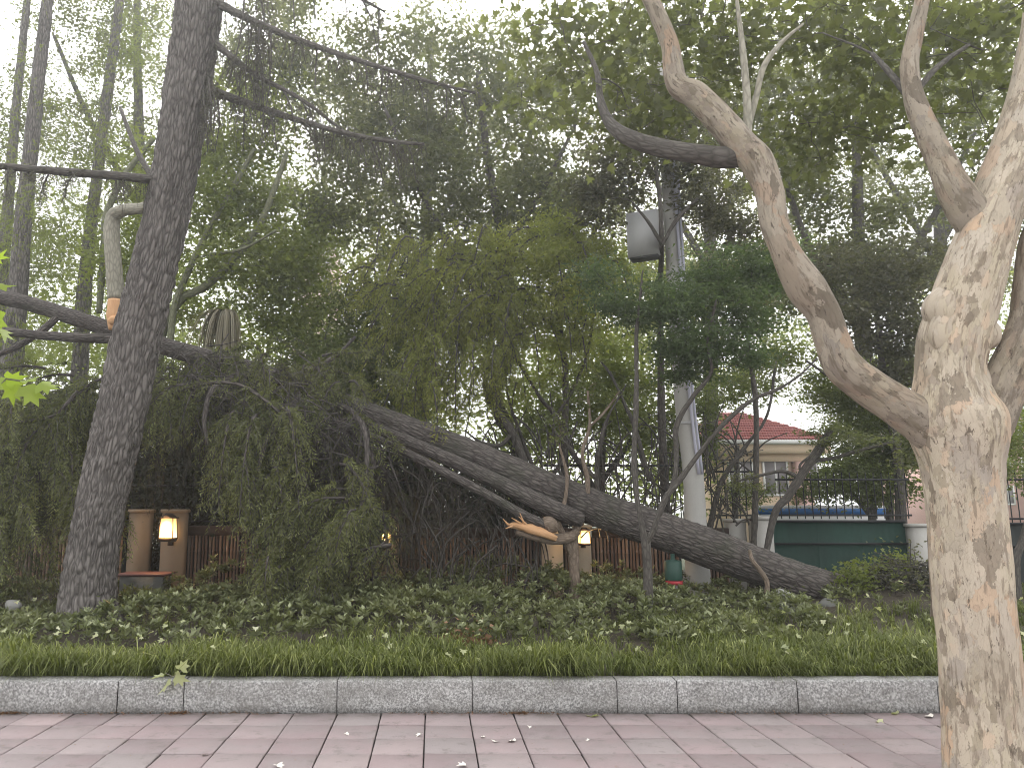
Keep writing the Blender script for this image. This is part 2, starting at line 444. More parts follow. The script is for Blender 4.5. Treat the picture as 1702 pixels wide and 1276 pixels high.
# ------------------------------------------------------------------ leaves
def unit(v): return v / (np.linalg.norm(v, axis=-1, keepdims=True) + 1e-9)
LOBED = np.array([(0, 0), (-.28, -.03), (-.55, .22), (-.27, .36), (-.42, .72), (-.15, .62), (0, 1.0), (.15, .62), (.42, .72), (.27, .36), (.55, .22), (.28, -.03)])
def put_leaves(mb, P, L, kind='quad', flat=0.6, droop=0.3, aspect=0.55, rnd=None, dirs=None):
    n = len(P); P = np.asarray(P, float); L = np.broadcast_to(L, (n,)).astype(float)
    if dirs is None:
        d = rng.normal(size=(n, 3)); d[:, 2] *= (1 - flat); d[:, 2] -= droop
    else: d = dirs
    d = unit(d)
    nr = rng.normal(size=(n, 3)) * (1 - flat) + np.array((0, 0, 1.0)) * flat
    s = unit(np.cross(d, nr)); nn = np.cross(s, d)
    rnd = rng.random(n) if rnd is None else rnd
    if kind == 'quad':
        w = L * aspect / 2
        V = np.stack([P, P + d * (L * .45)[:, None] + s * w[:, None] + nn * (w * .35)[:, None], P + d * L[:, None] - nn * (L * .12)[:, None], P + d * (L * .45)[:, None] - s * w[:, None] + nn * (w * .35)[:, None]], 1)
        mb.add(V.reshape(-1, 3), np.arange(n * 4).reshape(-1, 4), rnd=np.repeat(rnd, 4))
    elif kind == 'tri':
        w = L * aspect / 2
        V = np.stack([P - s * w[:, None], P + s * w[:, None], P + d * L[:, None]], 1)
        mb.add(V.reshape(-1, 3), None, np.arange(n * 3).reshape(-1, 3), rnd=np.repeat(rnd, 3))
    else:
        T = np.vstack([(0, .3), LOBED]); m = len(T)
        fold = np.abs(T[:, 0]) * .35 - T[:, 1] ** 2 * .25
        V = P[:, None] + L[:, None, None] * (T[None, :, 1:2] * d[:, None] + T[None, :, 0:1] * s[:, None] + fold[None, :, None] * nn[:, None])
        tri = np.array([(0, i, i + 1) for i in range(1, m - 1)] + [(0, m - 1, 1)])
        F = (np.arange(n)[:, None, None] * m + tri[None]).reshape(-1, 3)
        mb.add(V.reshape(-1, 3), None, F, rnd=np.repeat(rnd, m))

def puff_centres(puffs):
    C = []
    for px, py, Y, rx, ry, rY, n in puffs:
        u = unit(rng.normal(size=(n, 3))) * (rng.random((n, 1)) ** .4)
        for k in range(n):
            C.append(at(px + u[k, 0] * rx, py + u[k, 1] * ry, Y + u[k, 2] * rY))
    C = np.array(C); C[:, 2] = np.maximum(C[:, 2], .35)
    return C
def skeleton(mb, nodes, C, rbase=.02, seg=4, rtip=.004):
    # joins each clump to the nearest standing wood, nearest ones first
    N = [tuple(p) for p, r in nodes]; RR = [r for p, r in nodes]
    N = np.array(N); RR = np.array(RR)
    order = np.argsort(((C[:, None] - N[None]) ** 2).sum(-1).min(1))
    for i in order:
        c = C[i]; dd = c - N
        dist = np.sqrt((dd ** 2).sum(1)) + np.maximum(0, N[:, 2] - c[2]) * .8
        j = int(np.argmin(dist)); a = N[j]; L = np.linalg.norm(c - a)
        if L < .05: continue
        r = min(RR[j] * .7, rbase * (.35 + .3 * L))
        t = np.linspace(0, 1, 6)[:, None]
        bend = rng.normal(size=3) * L * .07; bend[2] += L * .08
        pts = a + (c - a) * t + bend * np.sin(t * np.pi) + rng.normal(size=(6, 3)) * L * .012 * np.sin(t * np.pi)
        rad = r + (rtip - r) * t[:, 0]
        rad = np.maximum(rad, rtip * .8)
        mb.tube(pts, rad, seg, cap=False)
        N = np.vstack([N, pts[2:]]); RR = np.concatenate([RR, rad[2:]])
def crown(mb, C, per, cr, L, kind='quad', flat=.6, droop=.3, aspect=.55, squash=.6, hvar=.5):
    for c in C:
        r = cr * (.6 + .8 * rng.random()); n = int(per * (.6 + .8 * rng.random()))
        P = rng.normal(size=(n, 3)) * r * .5; P[:, 2] *= squash
        rn = np.clip((1 - hvar) * rng.random(n) + hvar * rng.random(), 0, 1)
        put_leaves(mb, c + P, L * (.6 + .7 * rng.random(n)), kind, flat, droop, aspect, rnd=rn)
def sprays(mb, tw, C, dirs, length, per, needle, droop=.9, asp=.14, tr=.004):
    # feathery conifer sprays: a hanging twig carrying two ranks of flat needles
    for c, d in zip(C, dirs):
        Ls = length * (.5 + .8 * rng.random())
        d = d / (np.linalg.norm(d) + 1e-9)
        t = np.linspace(0, 1, 6)
        g = np.array((0, 0, -1.0)) * droop * Ls
        pts = c + d * Ls * t[:, None] + g * (t[:, None] ** 1.8) + rng.normal(size=(6, 3)) * Ls * .02
        if tw is not None: tw.tube(pts, np.linspace(tr, tr * .3, 6), 3, cap=False)
        n = int(per * (.7 + .6 * rng.random()))
        s = rng.random(n) ** .8; k = np.minimum((s * 5).astype(int), 4); f = (s * 5 - k)[:, None]
        P = pts[k] * (1 - f) + pts[k + 1] * f
        tg = unit(pts[k + 1] - pts[k])
        side = unit(np.cross(tg, rng.normal(size=3) + np.array((0, 0, .5)))) * np.where(rng.random(n) < .5, -1, 1)[:, None]
        dd = unit(side * .9 + tg * .75 + rng.normal(size=(n, 3)) * .25)
        rn = np.clip(.6 * rng.random() + .2 * rng.random(n) + .25 * s, 0, 1)
        put_leaves(mb, P, needle * (1.15 - .5 * s) * (.7 + .6 * rng.random(n)), 'tri', .2, 0, asp, rnd=rn, dirs=dd)
def rough(amp, fx=6, fz=2, seed=0):
    def f(bk, r):
        return (noise3(bk * (fx, fx, fz) + 11.3, seed) - .5) * amp * 2 + (noise3(bk * (fx * 3, fx * 3, fz * 3), seed + 1) - .5) * amp
    return f
def ridges(bk, r):
    n = noise3(bk * (30, 30, 7) + (noise3(bk * (5, 5, 5), 9)[..., None] - .5) * 2.5, 3)
    h = 1 - np.abs(2 * n - 1)
    return (.014 - h ** 1.5 * .036) + (noise3(bk * (3, 3, .9), 5) - .5) * .035

# ================================================================== THE SETTING
g = MB(); n = 24
g.add([(-400, -60, -.02), (400, -60, -.02), (400, 1500, -.02), (-400, 1500, -.02)], [(0, 1, 2, 3)])
g.build('ground', M['far_ground'], kind='structure')
KY, KT, KB = 6.04, .256, 6.21       # kerb face, kerb top, kerb back
pv = MB(); pv.add([(-14, -8, 0), (14, -8, 0), (14, KY, 0), (-14, KY, 0)], [(0, 1, 2, 3)])
pavement = pv.build('pavement', M['sand_joint'], kind='structure')
slab = MB(); S = .325
slab.box(-S / 2 + .0045, S / 2 - .0045, -S / 2 + .0045, S / 2 - .0045, .003, .028, .005)
slab_me = slab.mesh('paving_slab', M['paving'])
x_ref = xat(707, KY, 0)
cnt = 0
bulk = MB()
for j in range(10):
    yc = KY - .012 - S * (j + .5)
    for i in range(-13, 17):
        xc = x_ref + S * (i + .5)
        if j < 9 and xc > -4.9 and xc < 5.0 or False:
            pass
        vis = abs(xc - .6) < 4.5 and j < 7
        if vis and cnt < 290:
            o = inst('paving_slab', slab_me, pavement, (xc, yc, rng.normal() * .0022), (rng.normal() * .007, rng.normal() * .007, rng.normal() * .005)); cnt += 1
        else:
            bulk.box(xc - S / 2 + .004, xc + S / 2 - .004, yc - S / 2 + .004, yc + S / 2 - .004, .003, .027, .004)
for j in range(10, 36):
    yc = KY - .012 - S * (j + .5)
    for i in range(-30, 32):
        xc = x_ref + S * (i + .5)
        bulk.box(xc - S / 2 + .004, xc + S / 2 - .004, yc - S / 2 + .004, yc + S / 2 - .004, .003, .027)
bulk.build('paving_slab', M['paving'], pavement, kind='stuff')
# granite kerb wall: blocks with open joints, cap stones a little proud
kerb = MB(); kerb.box(-13, 13, KY + .012, KB - .01, -.02, KT - .008)
kerb = kerb.build('kerb_wall', M['sand_joint'], kind='structure')
joints = [-9, -7.6, -6.2, -5.0, -3.8] + [xat(p, KY, .13) for p in (-60, 195, 305, 560, 785, 1026, 1126, 1326, 1560, 1790)] + [6.6, 8.2, 10, 12]
joints = sorted(joints)
for a, b in zip(joints[:-1], joints[1:]):
    k = MB(); e = rng.random() * .004; y0 = KY - e; z1 = KT + rng.normal() * .0015
    P_ = [(y0, .004), (y0, .09), (y0, .18), (y0, z1 - .016), (y0 + .004, z1 - .005), (y0 + .014, z1), (y0 + .08, z1), (KB - .012, z1), (KB, z1 - .012), (KB, .004)]
    nx = max(6, int((b - a) / .018)); xs_ = np.linspace(a + .003, b - .003, nx); q_ = len(P_)
    V = np.zeros((nx, q_, 3)); V[:, :, 0] = xs_[:, None]; V[:, :, 1] = [p[0] for p in P_]; V[:, :, 2] = [p[1] for p in P_]
    w_ = np.array([.5, .8, .8, 1.6, 2.2, 1.6, .5, .5, 1, .3])
    nz = noise3(V * (16, 16, 16), 71) - .5; chip = np.clip(noise3(V * (28, 5, 5), 72) - .74, 0, 1) * (np.arange(q_) > 2) * (np.arange(q_) < 6)
    V[:, :, 1] += w_ * nz * .003 + chip * .05; V[:, :, 2] -= w_ * np.abs(nz) * .002 + chip * .05
    ends = np.minimum(np.arange(nx), np.arange(nx)[::-1])[:, None]
    V[:, 3:6, 2] -= np.where(ends == 0, .004, 0); V[:, :6, 1] += np.where(ends == 0, .004, 0)
    i_ = np.arange(nx - 1)[:, None] * q_ + np.arange(q_)[None]; j_ = np.arange(nx - 1)[:, None] * q_ + (np.arange(q_)[None] + 1) % q_
    k.add(V.reshape(-1, 3), np.stack([i_, i_ + q_, j_ + q_, j_], -1).reshape(-1, 4), [(0, i + 1, i) for i in range(1, q_ - 1)] + [((nx - 1) * q_, (nx - 1) * q_ + i, (nx - 1) * q_ + i + 1) for i in range(1, q_ - 1)])
    k.build('granite_block', M['granite'], kerb)
# planting bed
def bed_z(x, y):
    x = np.asarray(x, float); y = np.asarray(y, float)
    p = np.stack([x * .8, y * .8, np.zeros_like(x)], -1)
    z = KT - .02 + .022 * np.clip(y - KB, 0, 5) + (noise3(p, 21) - .5) * .08 * np.clip((y - KB) / 1.0, 0, 1)
    d = np.sqrt(((x - 5.9) / 1.3) ** 2 + ((y - 10.1) / .9) ** 2)
    return z + .28 * np.exp(-d ** 2)
gx, gy = np.meshgrid(np.linspace(-13, 13, 200), np.linspace(KB, 16, 80))
V = np.stack([gx, gy, bed_z(gx, gy)], -1).reshape(-1, 3)
i = np.arange(79)[:, None] * 200 + np.arange(199)[None]
b = MB(); b.add(V, np.stack([i, i + 1, i + 201, i + 200], -1).reshape(-1, 4))
b.build('planting_bed', M['soil'], kind='structure', smooth=True)

# ================================================================== FENCE LINE
FY = 11.5
GZ = .34
def zat(py, Y): return at(PX0, py, Y)[2]
# rendered piers
def pier(px0, px1, ytop, Y, mat, label, depth=.2, cap=True, ybot=None):
    z1 = zat(ytop, Y); zc = .9
    x0, x1 = xat(px0, Y, zc), xat(px1, Y, zc)
    tR = thing('fence_pier', label, 'pier', ((x0 + x1) / 2, Y, GZ))
    m = MB(); m.box(x0, x1, Y, Y + depth, GZ - .2, z1 - .05, .006); m.build('shaft', M[mat], tR)
    m = MB(); m.box(x0 - .02, x1 + .02, Y - .02, Y + depth + .02, z1 - .05, z1, .008); m.build('capstone', M[mat], tR)
    return tR, x0, x1, z1
P1 = pier(211, 244, 846, 11.5, 'cream_render_shaded', 'cream fence pier without a lamp, behind the low stone plinth at left')
P2 = pier(266, 303, 846, 11.25, 'cream_render_shaded', 'cream fence pier carrying the lit lantern right of the leaning trunk')
P3 = pier(620, 662, 856, 11.3, 'cream_render_shaded', 'dim cream fence pier with a lit lantern, mostly hidden by hanging conifer branches')
P4 = pier(903, 936, 882, 11.3, 'cream_render', 'bare cream fence pier below the torn orange branch end')
P5 = pier(959, 983, 872, 11.35, 'cream_render', 'narrow cream fence pier with small lantern behind the forked young tree')
P6 = pier(1256, 1288, 858, 11.3, 'grey_render', 'pale grey square fence pier where the green hoarding begins')
P7 = pier(1522, 1556, 870, 11.3, 'grey_render', 'pale fence pier beside the right end of the green hoarding, left of the plane trunk')
P8 = pier(1214, 1243, 862, 11.5, 'grey_render', 'shaded grey fence pier half hidden behind the fallen trunk')

def lantern(px, py, Y, w, h, label, power=6):
    c = at(px, py, Y); r = thing('wall_lantern', label, 'lantern', c, 'lit lanterns on the fence piers')
    x, y, z = c; w2 = w / 2
    def frust(m, a, bz, ta, tz, yy=0):
        V = []
        for k, zz in ((a, bz), (ta, tz)): V += [(x - k, y - k, zz), (x + k, y - k, zz), (x + k, y + k, zz), (x - k, y + k, zz)]
        m.add(V, [(3, 2, 1, 0), (4, 5, 6, 7), (0, 1, 5, 4), (1, 2, 6, 5), (2, 3, 7, 6), (3, 0, 4, 7)])
    m = MB(); frust(m, w2 * .86, z - h * .42, w2 * .72, z + h * .36); m.build('glass', M['lamp_glass'], r)
    for sx in (-1, 1):
        for sy in (-1, 1):
            m = MB(); m.tube([(x + sx * w2 * .9, y + sy * w2 * .9, z - h * .45), (x + sx * w2 * .76, y + sy * w2 * .76, z + h * .38)], [.007, .007], 4); m.build('frame_bar', M['dark_timber'], r)
    m = MB(); frust(m, w2 * 1.0, z + h * .37, w2 * .95, z + h * .42); frust(m, w2 * .8, z + h * .42, w2 * .3, z + h * .58); m.build('roof', M['dark_timber'], r)
    m = MB(); frust(m, w2 * .8, z - h * .58, w2 * .98, z - h * .43); m.build('base_plate', M['dark_timber'], r)
    m = MB(); m.box(x - .03, x + .03, y + w2 * .8, y + w2 * .8 + .08, z - h * .75, z - h * .5); m.build('bracket', M['dark_timber'], r)
    ld = bpy.data.lights.new('lantern_light', 'POINT'); ld.energy = power * 3; ld.color = (1, .6, .25); ld.shadow_soft_size = .04
    lo = bpy.data.objects.new('lantern_light', ld); col.objects.link(lo); lo.parent = r; lo.location = (0, -w2 * 1.5, h * .02)
lantern(280, 876, 11.05, .22, .34, 'glowing four-sided lantern on the cream pier just right of the leaning conifer', 3)
lantern(641, 886, 11.1, .20, .30, 'glowing lantern half veiled by hanging conifer branches in the middle of the fence', 2.5)
lantern(971, 891, 11.15, .17, .22, 'small glowing lantern on the narrow pier beside the forked young tree', 1.6)

# stone plinth with red-brown slab
c0 = xat(198, 10.7, .5); c1 = xat(270, 10.7, .5); zt = zat(953, 10.7)
r = thing('stone_plinth', 'low grey stone plinth with red-brown slab on top before the left piers', 'plinth', ((c0 + c1) / 2, 10.7, GZ))
m = MB(); m.box(c0, c1 - .02, 10.7, 11.1, GZ - .15, zt - .035, .01); m.build('block', M['stone'], r)
m = MB(); m.box(c0 - .05, c1 + .03, 10.66, 11.13, zt - .033, zt, .01); m.build('slab', M['red_cap'], r)

# bamboo screens
bam = MB()
prof = []
for k in range(4):
    z0 = k * .25
    prof += [(.019, z0), (.019, z0 + .235), (.022, z0 + .243)]
prof.append((.019, 1.0))
bam.lathe((0, 0, 0), prof, 6)
bam_me = bam.mesh('bamboo_pole', M['bamboo'])
def screen(pxa, pxb, ytop, label, Y=FY):
    zt_ = zat(ytop, Y)
    x0, x1 = xat(pxa, Y, .8), xat(pxb, Y, .8)
    r = thing('bamboo_fence', label, 'bamboo fence', ((x0 + x1) / 2, Y, GZ), 'bamboo screens between the piers')
    x = x0 + .025
    while x < x1 - .02:
        hgt = (zt_ - GZ + .1) * (1 + rng.normal() * .006)
        w = .85 + .3 * rng.random()
        o = inst('bamboo_pole', bam_me, r, (x, Y + rng.normal() * .004, GZ - .1), (0, 0, rng.random() * 6), (w, w, hgt))
        o.rotation_euler = (rng.normal() * .004, rng.normal() * .006, rng.random() * 6)
        x += .038 * w + .014
    m = MB(); m.box(x0, x1, Y - .035, Y + .035, zt_ - .01, zt_ + .13, .006); m.build('top_rail', M['dark_timber'], r)
    m = MB(); m.box(x0, x1, Y + .064, Y + .08, GZ - .1, zt_); m.build('added_gap_backing', M['dark_sheet'], r)  # dark sheet added behind the poles to stop light leaking through the gaps
    for zz in (.55, .95):
        m = MB(); m.box(x0, x1, Y + .028, Y + .06, zz, zz + .05); m.build('back_rail', M['dark_timber'], r)
screen(-40, 206, 888, 'shaded bamboo fence section left of and behind the leaning conifer')
screen(305, 618, 888, 'red-brown bamboo fence section right of the first lit lantern')
screen(664, 901, 892, 'bamboo fence section under the fallen trunk, left of the bare cream pier')
screen(937, 958, 892, 'narrow strip of bamboo fence between the two close piers')
screen(985, 1135, 892, 'bamboo fence section right of the smallest lantern, below the fallen trunk')
screen(1176, 1213, 892, 'narrow dark bamboo fence section just right of the utility pole')

# iron railings with spear tops on / behind the fence
bar = MB(); bar.tube([(0, 0, 0), (0, 0, 1)], [.5, .5], 5)
bar_me = bar.mesh('bar', M['iron'])
sp = MB(); sp.lathe((0, 0, 0), [(.006, 0), (.016, .03), (.002, .1)], 6); sp_me = sp.mesh('spear_tip', M['iron'])
def railing(pxa, pxb, ya, yb, step, label, Y, spear=True, r_=.008):
    z1, z0 = zat(ya, Y), zat(yb, Y)
    x0, x1 = xat(pxa, Y, (z0 + z1) / 2), xat(pxb, Y, (z0 + z1) / 2)
    r = thing('iron_railing', label, 'railing', ((x0 + x1) / 2, Y, z0), 'black iron railings on the fence')
    for zz in (z0 + .04, z1 - .12):
        m = MB(); m.box(x0, x1, Y - .012, Y + .012, zz, zz + .028); m.build('rail', M['iron'], r)
    x = x0 + step / 2
    while x < x1:
        o = inst('bar', bar_me, r, (x, Y, z0), (0, 0, 0), (r_ * 2, r_ * 2, z1 - z0))
        if spear:
            s_ = inst('spear_tip', sp_me, r, (x, Y, z1 - .002))
        x += step
railing(60, 620, 795, 872, .115, 'black iron railing above the left bamboo fence, in deep shade', FY + .22)
railing(664, 905, 790, 880, .115, 'black iron railing behind the middle of the fallen trunk', FY + .22)
railing(905, 1132, 762, 880, .105, 'spear-topped black railing behind the young trees, left of the utility pole', FY + .22)
railing(1176, 1256, 772, 862, .105, 'short black railing between the utility pole and the pale grey pier', FY + .22)
railing(1290, 1512, 785, 862, .118, 'black railing above the green hoarding, with the tiled house behind', FY + .1, False)
railing(1553, 1900, 785, 868, .118, 'black railing behind and right of the plane tree trunk', FY + .1, False)
# hoarding sheets below the railing
def hoard(pxa, pxb, ytop, mat, label, Y, nr):
    z1 = zat(ytop, Y); x0, x1 = xat(pxa, Y, .8), xat(pxb, Y, .8)
    r = thing('hoarding', label, 'hoarding', ((x0 + x1) / 2, Y, GZ))
    w = (x1 - x0) / nr
    for k in range(nr):
        m = MB(); N = 15; V = []; a = x0 + k * w; b_ = x0 + (k + 1) * w
        xs = np.linspace(a, b_, N); off = np.where(np.arange(N) % 2, .012, 0)
        for zz in (GZ - .1, z1): V += [(xx, Y + o_, zz) for xx, o_ in zip(xs, off)]
        V += [(xx, Y + o_ + .006, zz) for zz in (GZ - .1, z1) for xx, o_ in zip(xs, off)]
        Q = [(i, i + 1, i + 1 + N, i + N) for i in range(N - 1)] + [(2 * N + i + N, 2 * N + i + 1 + N, 2 * N + i + 1, 2 * N + i) for i in range(N - 1)]
        Q += [(N + i, N + i + 1, 3 * N + i + 1, 3 * N + i) for i in range(N - 1)]
        m.add(V, Q); m.build('sheet_panel', M[mat], r)
    m = MB(); m.box(x0, x1, Y - .02, Y + .03, z1, z1 + .035); m.build('top_rail', M['iron'], r)
    m = MB(); m.box(x0, x1, Y - .028, Y - .004, z1 - .32, z1 - .29); m.build('cross_rail', M['iron'], r)
hoard(1289, 1510, 868, 'green_sheet', 'dark green corrugated hoarding between two pale piers right of the fallen trunk', FY, 3)
hoard(1553, 1900, 872, 'dark_sheet', 'dark hoarding behind and right of the plane tree trunk', FY, 4)

# blue banded site barrier behind the railing
Y = 14.0; z1 = zat(845, Y)
r = thing('site_barrier', 'white barrier with a bright blue band seen through the railing', 'barrier', (xat(1370, Y, 1), Y, GZ))
x0, x1 = xat(1262, Y, 1.4), xat(1475, Y, 1.4)
m = MB(); m.box(x0, x1, Y, Y + .05, GZ - .4, z1 - .1); m.build('panel', M['white_wall'], r)
m = MB(); m.box(x0, x1, Y - .012, Y + .06, z1 - .1, z1 + .0); m.build('blue_band', M['blue_paint'], r)
m = MB(); m.box(x0, x1, Y + .0, Y + .05, z1 + .002, z1 + .06); m.build('white_cap', M['white_wall'], r)

# ================================================================== UTILITY POLE
PYd = 10.75
L = [(1163, 1010, PYd, 44), (1157, 900, PYd, 37), (1152, 788, PYd, 33), (1136, 650, PYd, 31), (1120, 420, PYd, 27), (1110, 260, PYd, 25), (1095, 60, PYd, 22), (1085, -120, PYd, 20)]
pts, rad = pxpath(L, 6)
r = thing('utility_pole', 'weathered concrete utility pole rising behind the fallen trunk', 'pole', pts[0])
m = MB(); m.tube(pts, rad, 20); m.build('shaft', M['concrete_pole'], r, smooth=True)
for dx, w in ((9, 5), (15, 4)):
    q = [(a + dx + (w_ - 25) * .1, b_, c_ - .16, w) for a, b_, c_, w_ in L[2:]]
    p2, r2 = pxpath(q, 5); m = MB(); m.tube(p2, r2, 8); m.build('conduit', M['pvc'], r, smooth=True)
for py in (700, 560, 470):
    k = int(np.argmin(abs(pts[:, 2] - zat(py, PYd)))); c = pts[k]
    m = MB(); m.lathe(c, [(rad[k] + .012, -.02), (rad[k] + .016, 0), (rad[k] + .012, .02)], 16); m.build('strap', M['grey_metal'], r)
bx = thing('junction_box', 'grey metal box fixed high on the utility pole, seen from below', 'box', at(1071, 392, PYd - .15))
cx_, cy_, cz_ = at(1071, 392, PYd - .15)
a_ = R(-28); ux = np.array((math.cos(a_), math.sin(a_))); uy = np.array((-ux[1], ux[0]))
poly = [tuple(np.array((cx_, cy_)) + ux * sx * .22 + uy * sy * .13) for sx, sy in ((-1, -1), (1, -1), (1, 1), (-1, 1))]
m = MB(); m.prism(poly, cz_ - .33, cz_ + .33); m.build('casing', M['grey_metal'], bx)
poly = [tuple(np.array((cx_, cy_)) + ux * sx * .2 + uy * sy * .11) for sx, sy in ((-1, -1), (1, -1), (1, 1), (-1, 1))]
m = MB(); m.prism(poly, cz_ - .35, cz_ - .332); m.build('base_plate', M['grey_metal_shaded'], bx)
poly = [tuple(np.array((cx_, cy_)) + ux * sx * .205 + uy * (-.137 + .004 * sy)) for sx, sy in ((-1, -1), (1, -1), (1, 1), (-1, 1))]
m = MB(); m.prism(poly, cz_ - .31, cz_ + .31); m.build('door', M['grey_metal'], bx)

# small green cylinder on a post
Y = 9.9; c = at(1119, 948, Y)
r = thing('green_canister', 'small green cylinder with red band on thin grey post beside the pole', 'canister', (c[0], Y, .35))
k = mpp(1119, 948, Y) * .88
m = MB(); m.lathe((c[0], Y, c[2]), [(15 * k, -18 * k), (16 * k, -16 * k), (16 * k, 16 * k), (13 * k, 19 * k), (4 * k, 21 * k), (4 * k, 31 * k)], 18); m.build('body', M['green_paint'], r, smooth=False)
m = MB(); m.lathe((c[0], Y, c[2]), [(16.3 * k, -25 * k), (16.3 * k, -18.3 * k)], 18); m.build('band', M['red_paint'], r)
for dx in (-3, 4):
    m = MB(); m.tube([(c[0] + dx * k, Y, .2), (c[0] + dx * k, Y, c[2] - 25 * k)], [2.6 * k] * 2, 8); m.build('post', M['grey_metal'], r)

# ================================================================== BUILDINGS BEHIND
def window(parent, x, y, z, w, h, bars=1):
    f = MB(); t_ = .06
    f.box(x - w / 2, x + w / 2, y - .05, y, z - h / 2 - t_, z - h / 2); f.box(x - w / 2, x + w / 2, y - .05, y, z + h / 2, z + h / 2 + t_)
    for s_ in (-1, 1): f.box(x + s_ * w / 2 - t_ / 2, x + s_ * w / 2 + t_ / 2, y - .052, y + .002, z - h / 2 - t_, z + h / 2 + t_)
    for b_ in range(bars): f.box(x - .02, x + .02, y - .045, y - .008, z - h / 2, z + h / 2)
    fo = f.build('window', M['white_wall'], parent)
    p = MB(); p.box(x - w / 2, x + w / 2, y - .03, y - .012, z - h / 2, z + h / 2); po = p.build('pane', M['glass'], fo)
    po.location = (0, 0, 0); return fo
Y = 24.0
x0, x1 = xat(1190, Y, 3.5), xat(1392, Y, 3.5); ze = zat(733, Y); zr = zat(684, Y + 2)
r = thing('tiled_house', 'cream house with red tiled hip roof seen beyond the railing', 'house', ((x0 + x1) / 2, Y, 0))
m = MB(); m.box(x0 + .55, x1 - .55, Y + .6, Y + 5, -.1, ze - .25); m.build('wall', M['house_wall'], r)
m = MB(); m.box(x0 - .03, x1 + .03, Y - .08, Y + 5.6, ze - .08, ze + .05); m.build('gutter', M['white_wall'], r)
m = MB(); m.box(x0 + .15, x1 - .15, Y + .12, Y + 5.4, ze - .36, ze - .085); m.box(x0 + .4, x1 - .4, Y + .45, Y + 5.1, ze - .6, ze - .36); m.build('cornice', M['house_wall'], r)
m = MB(); rx0, rx1 = x0 + .9, x1 - 1.7; yr = Y + 2.8
m.add([(x0, Y - .05, ze + .05), (x1, Y - .05, ze + .05), (x1, Y + 5.6, ze + .05), (x0, Y + 5.6, ze + .05), (rx0, yr, zr), (rx1, yr, zr)], [(0, 1, 5, 4), (2, 3, 4, 5)], [(1, 2, 5), (3, 0, 4), (0, 2, 1), (0, 3, 2)])
roof = m.build('roof', M['roof_tile'], r)
tile_rows = MB()
nr, npr = 11, 46
for i in range(npr):
    u = (i + .5) / npr
    for j in range(nr):
        v0, v1 = j / nr, (j + 1) / nr
        xb0, xb1 = x0 + (rx0 - x0) * v0, x1 + (rx1 - x1) * v0
        xx = x0 + (x1 - x0) * u
        if xx < x0 + (rx0 - x0) * v1 or xx > x1 + (rx1 - x1) * v1: continue
        pA = np.array((xx, Y - .09 + (yr - Y) * v0, ze + .07 + (zr - ze) * v0)); pB = np.array((xx, Y - .02 + (yr - Y) * v1, ze + .05 + (zr - ze) * v1))
        tile_rows.tube([pA, pB], [(x1 - x0) / npr * .46, (x1 - x0) / npr * .36], 6, cap=True)
tr_ = tile_rows.build('roof_tile', M['roof_tile'], roof, kind='stuff'); tr_.location = (0, 0, 0)
for px in (1232, 1290, 1340): window(r, xat(px, Y + .6, 2.2), Y + .59, zat(792, Y + .6), .75, 1.1)
m = MB(); xc = xat(1335, Y + .3, 2.5); m.box(xc - .2, xc + .2, Y + .25, Y + .58, -.1, ze - .62); m.build('column', M['pink_wall'], r)
def block(pxa, pxb, ytop, ybot, Y, mat, label, rows, cols, depth=8):
    zt_ = zat(ytop, Y); x0, x1 = xat(pxa, Y, zt_), xat(pxb, Y, zt_)
    r = thing('apartment_building', label, 'building', ((x0 + x1) / 2, Y, 0))
    m = MB(); m.box(x0, x1, Y, Y + depth, -.1, zt_); m.build('wall', M[mat], r)
    m = MB(); m.box(x0 - .2, x1 + .2, Y - .2, Y + depth + .2, zt_, zt_ + .5); m.build('roof', M['white_wall'], r)
    zb = max(zat(ybot, Y), 1)
    for i in range(cols):
        for j in range(rows):
            window(r, x0 + (x1 - x0) * (i + .5) / cols, Y - .002, zb + (zt_ - zb) * (j + .5) / rows, (x1 - x0) / cols * .5, (zt_ - zb) / rows * .5)
block(492, 553, 405, 820, 75, 'pink_wall', 'tall pink apartment block far behind the left trees', 9, 3)
block(1640, 1790, 690, 850, 30, 'pink_wall', 'pale pink building at the right edge behind the plane tree', 3, 4)

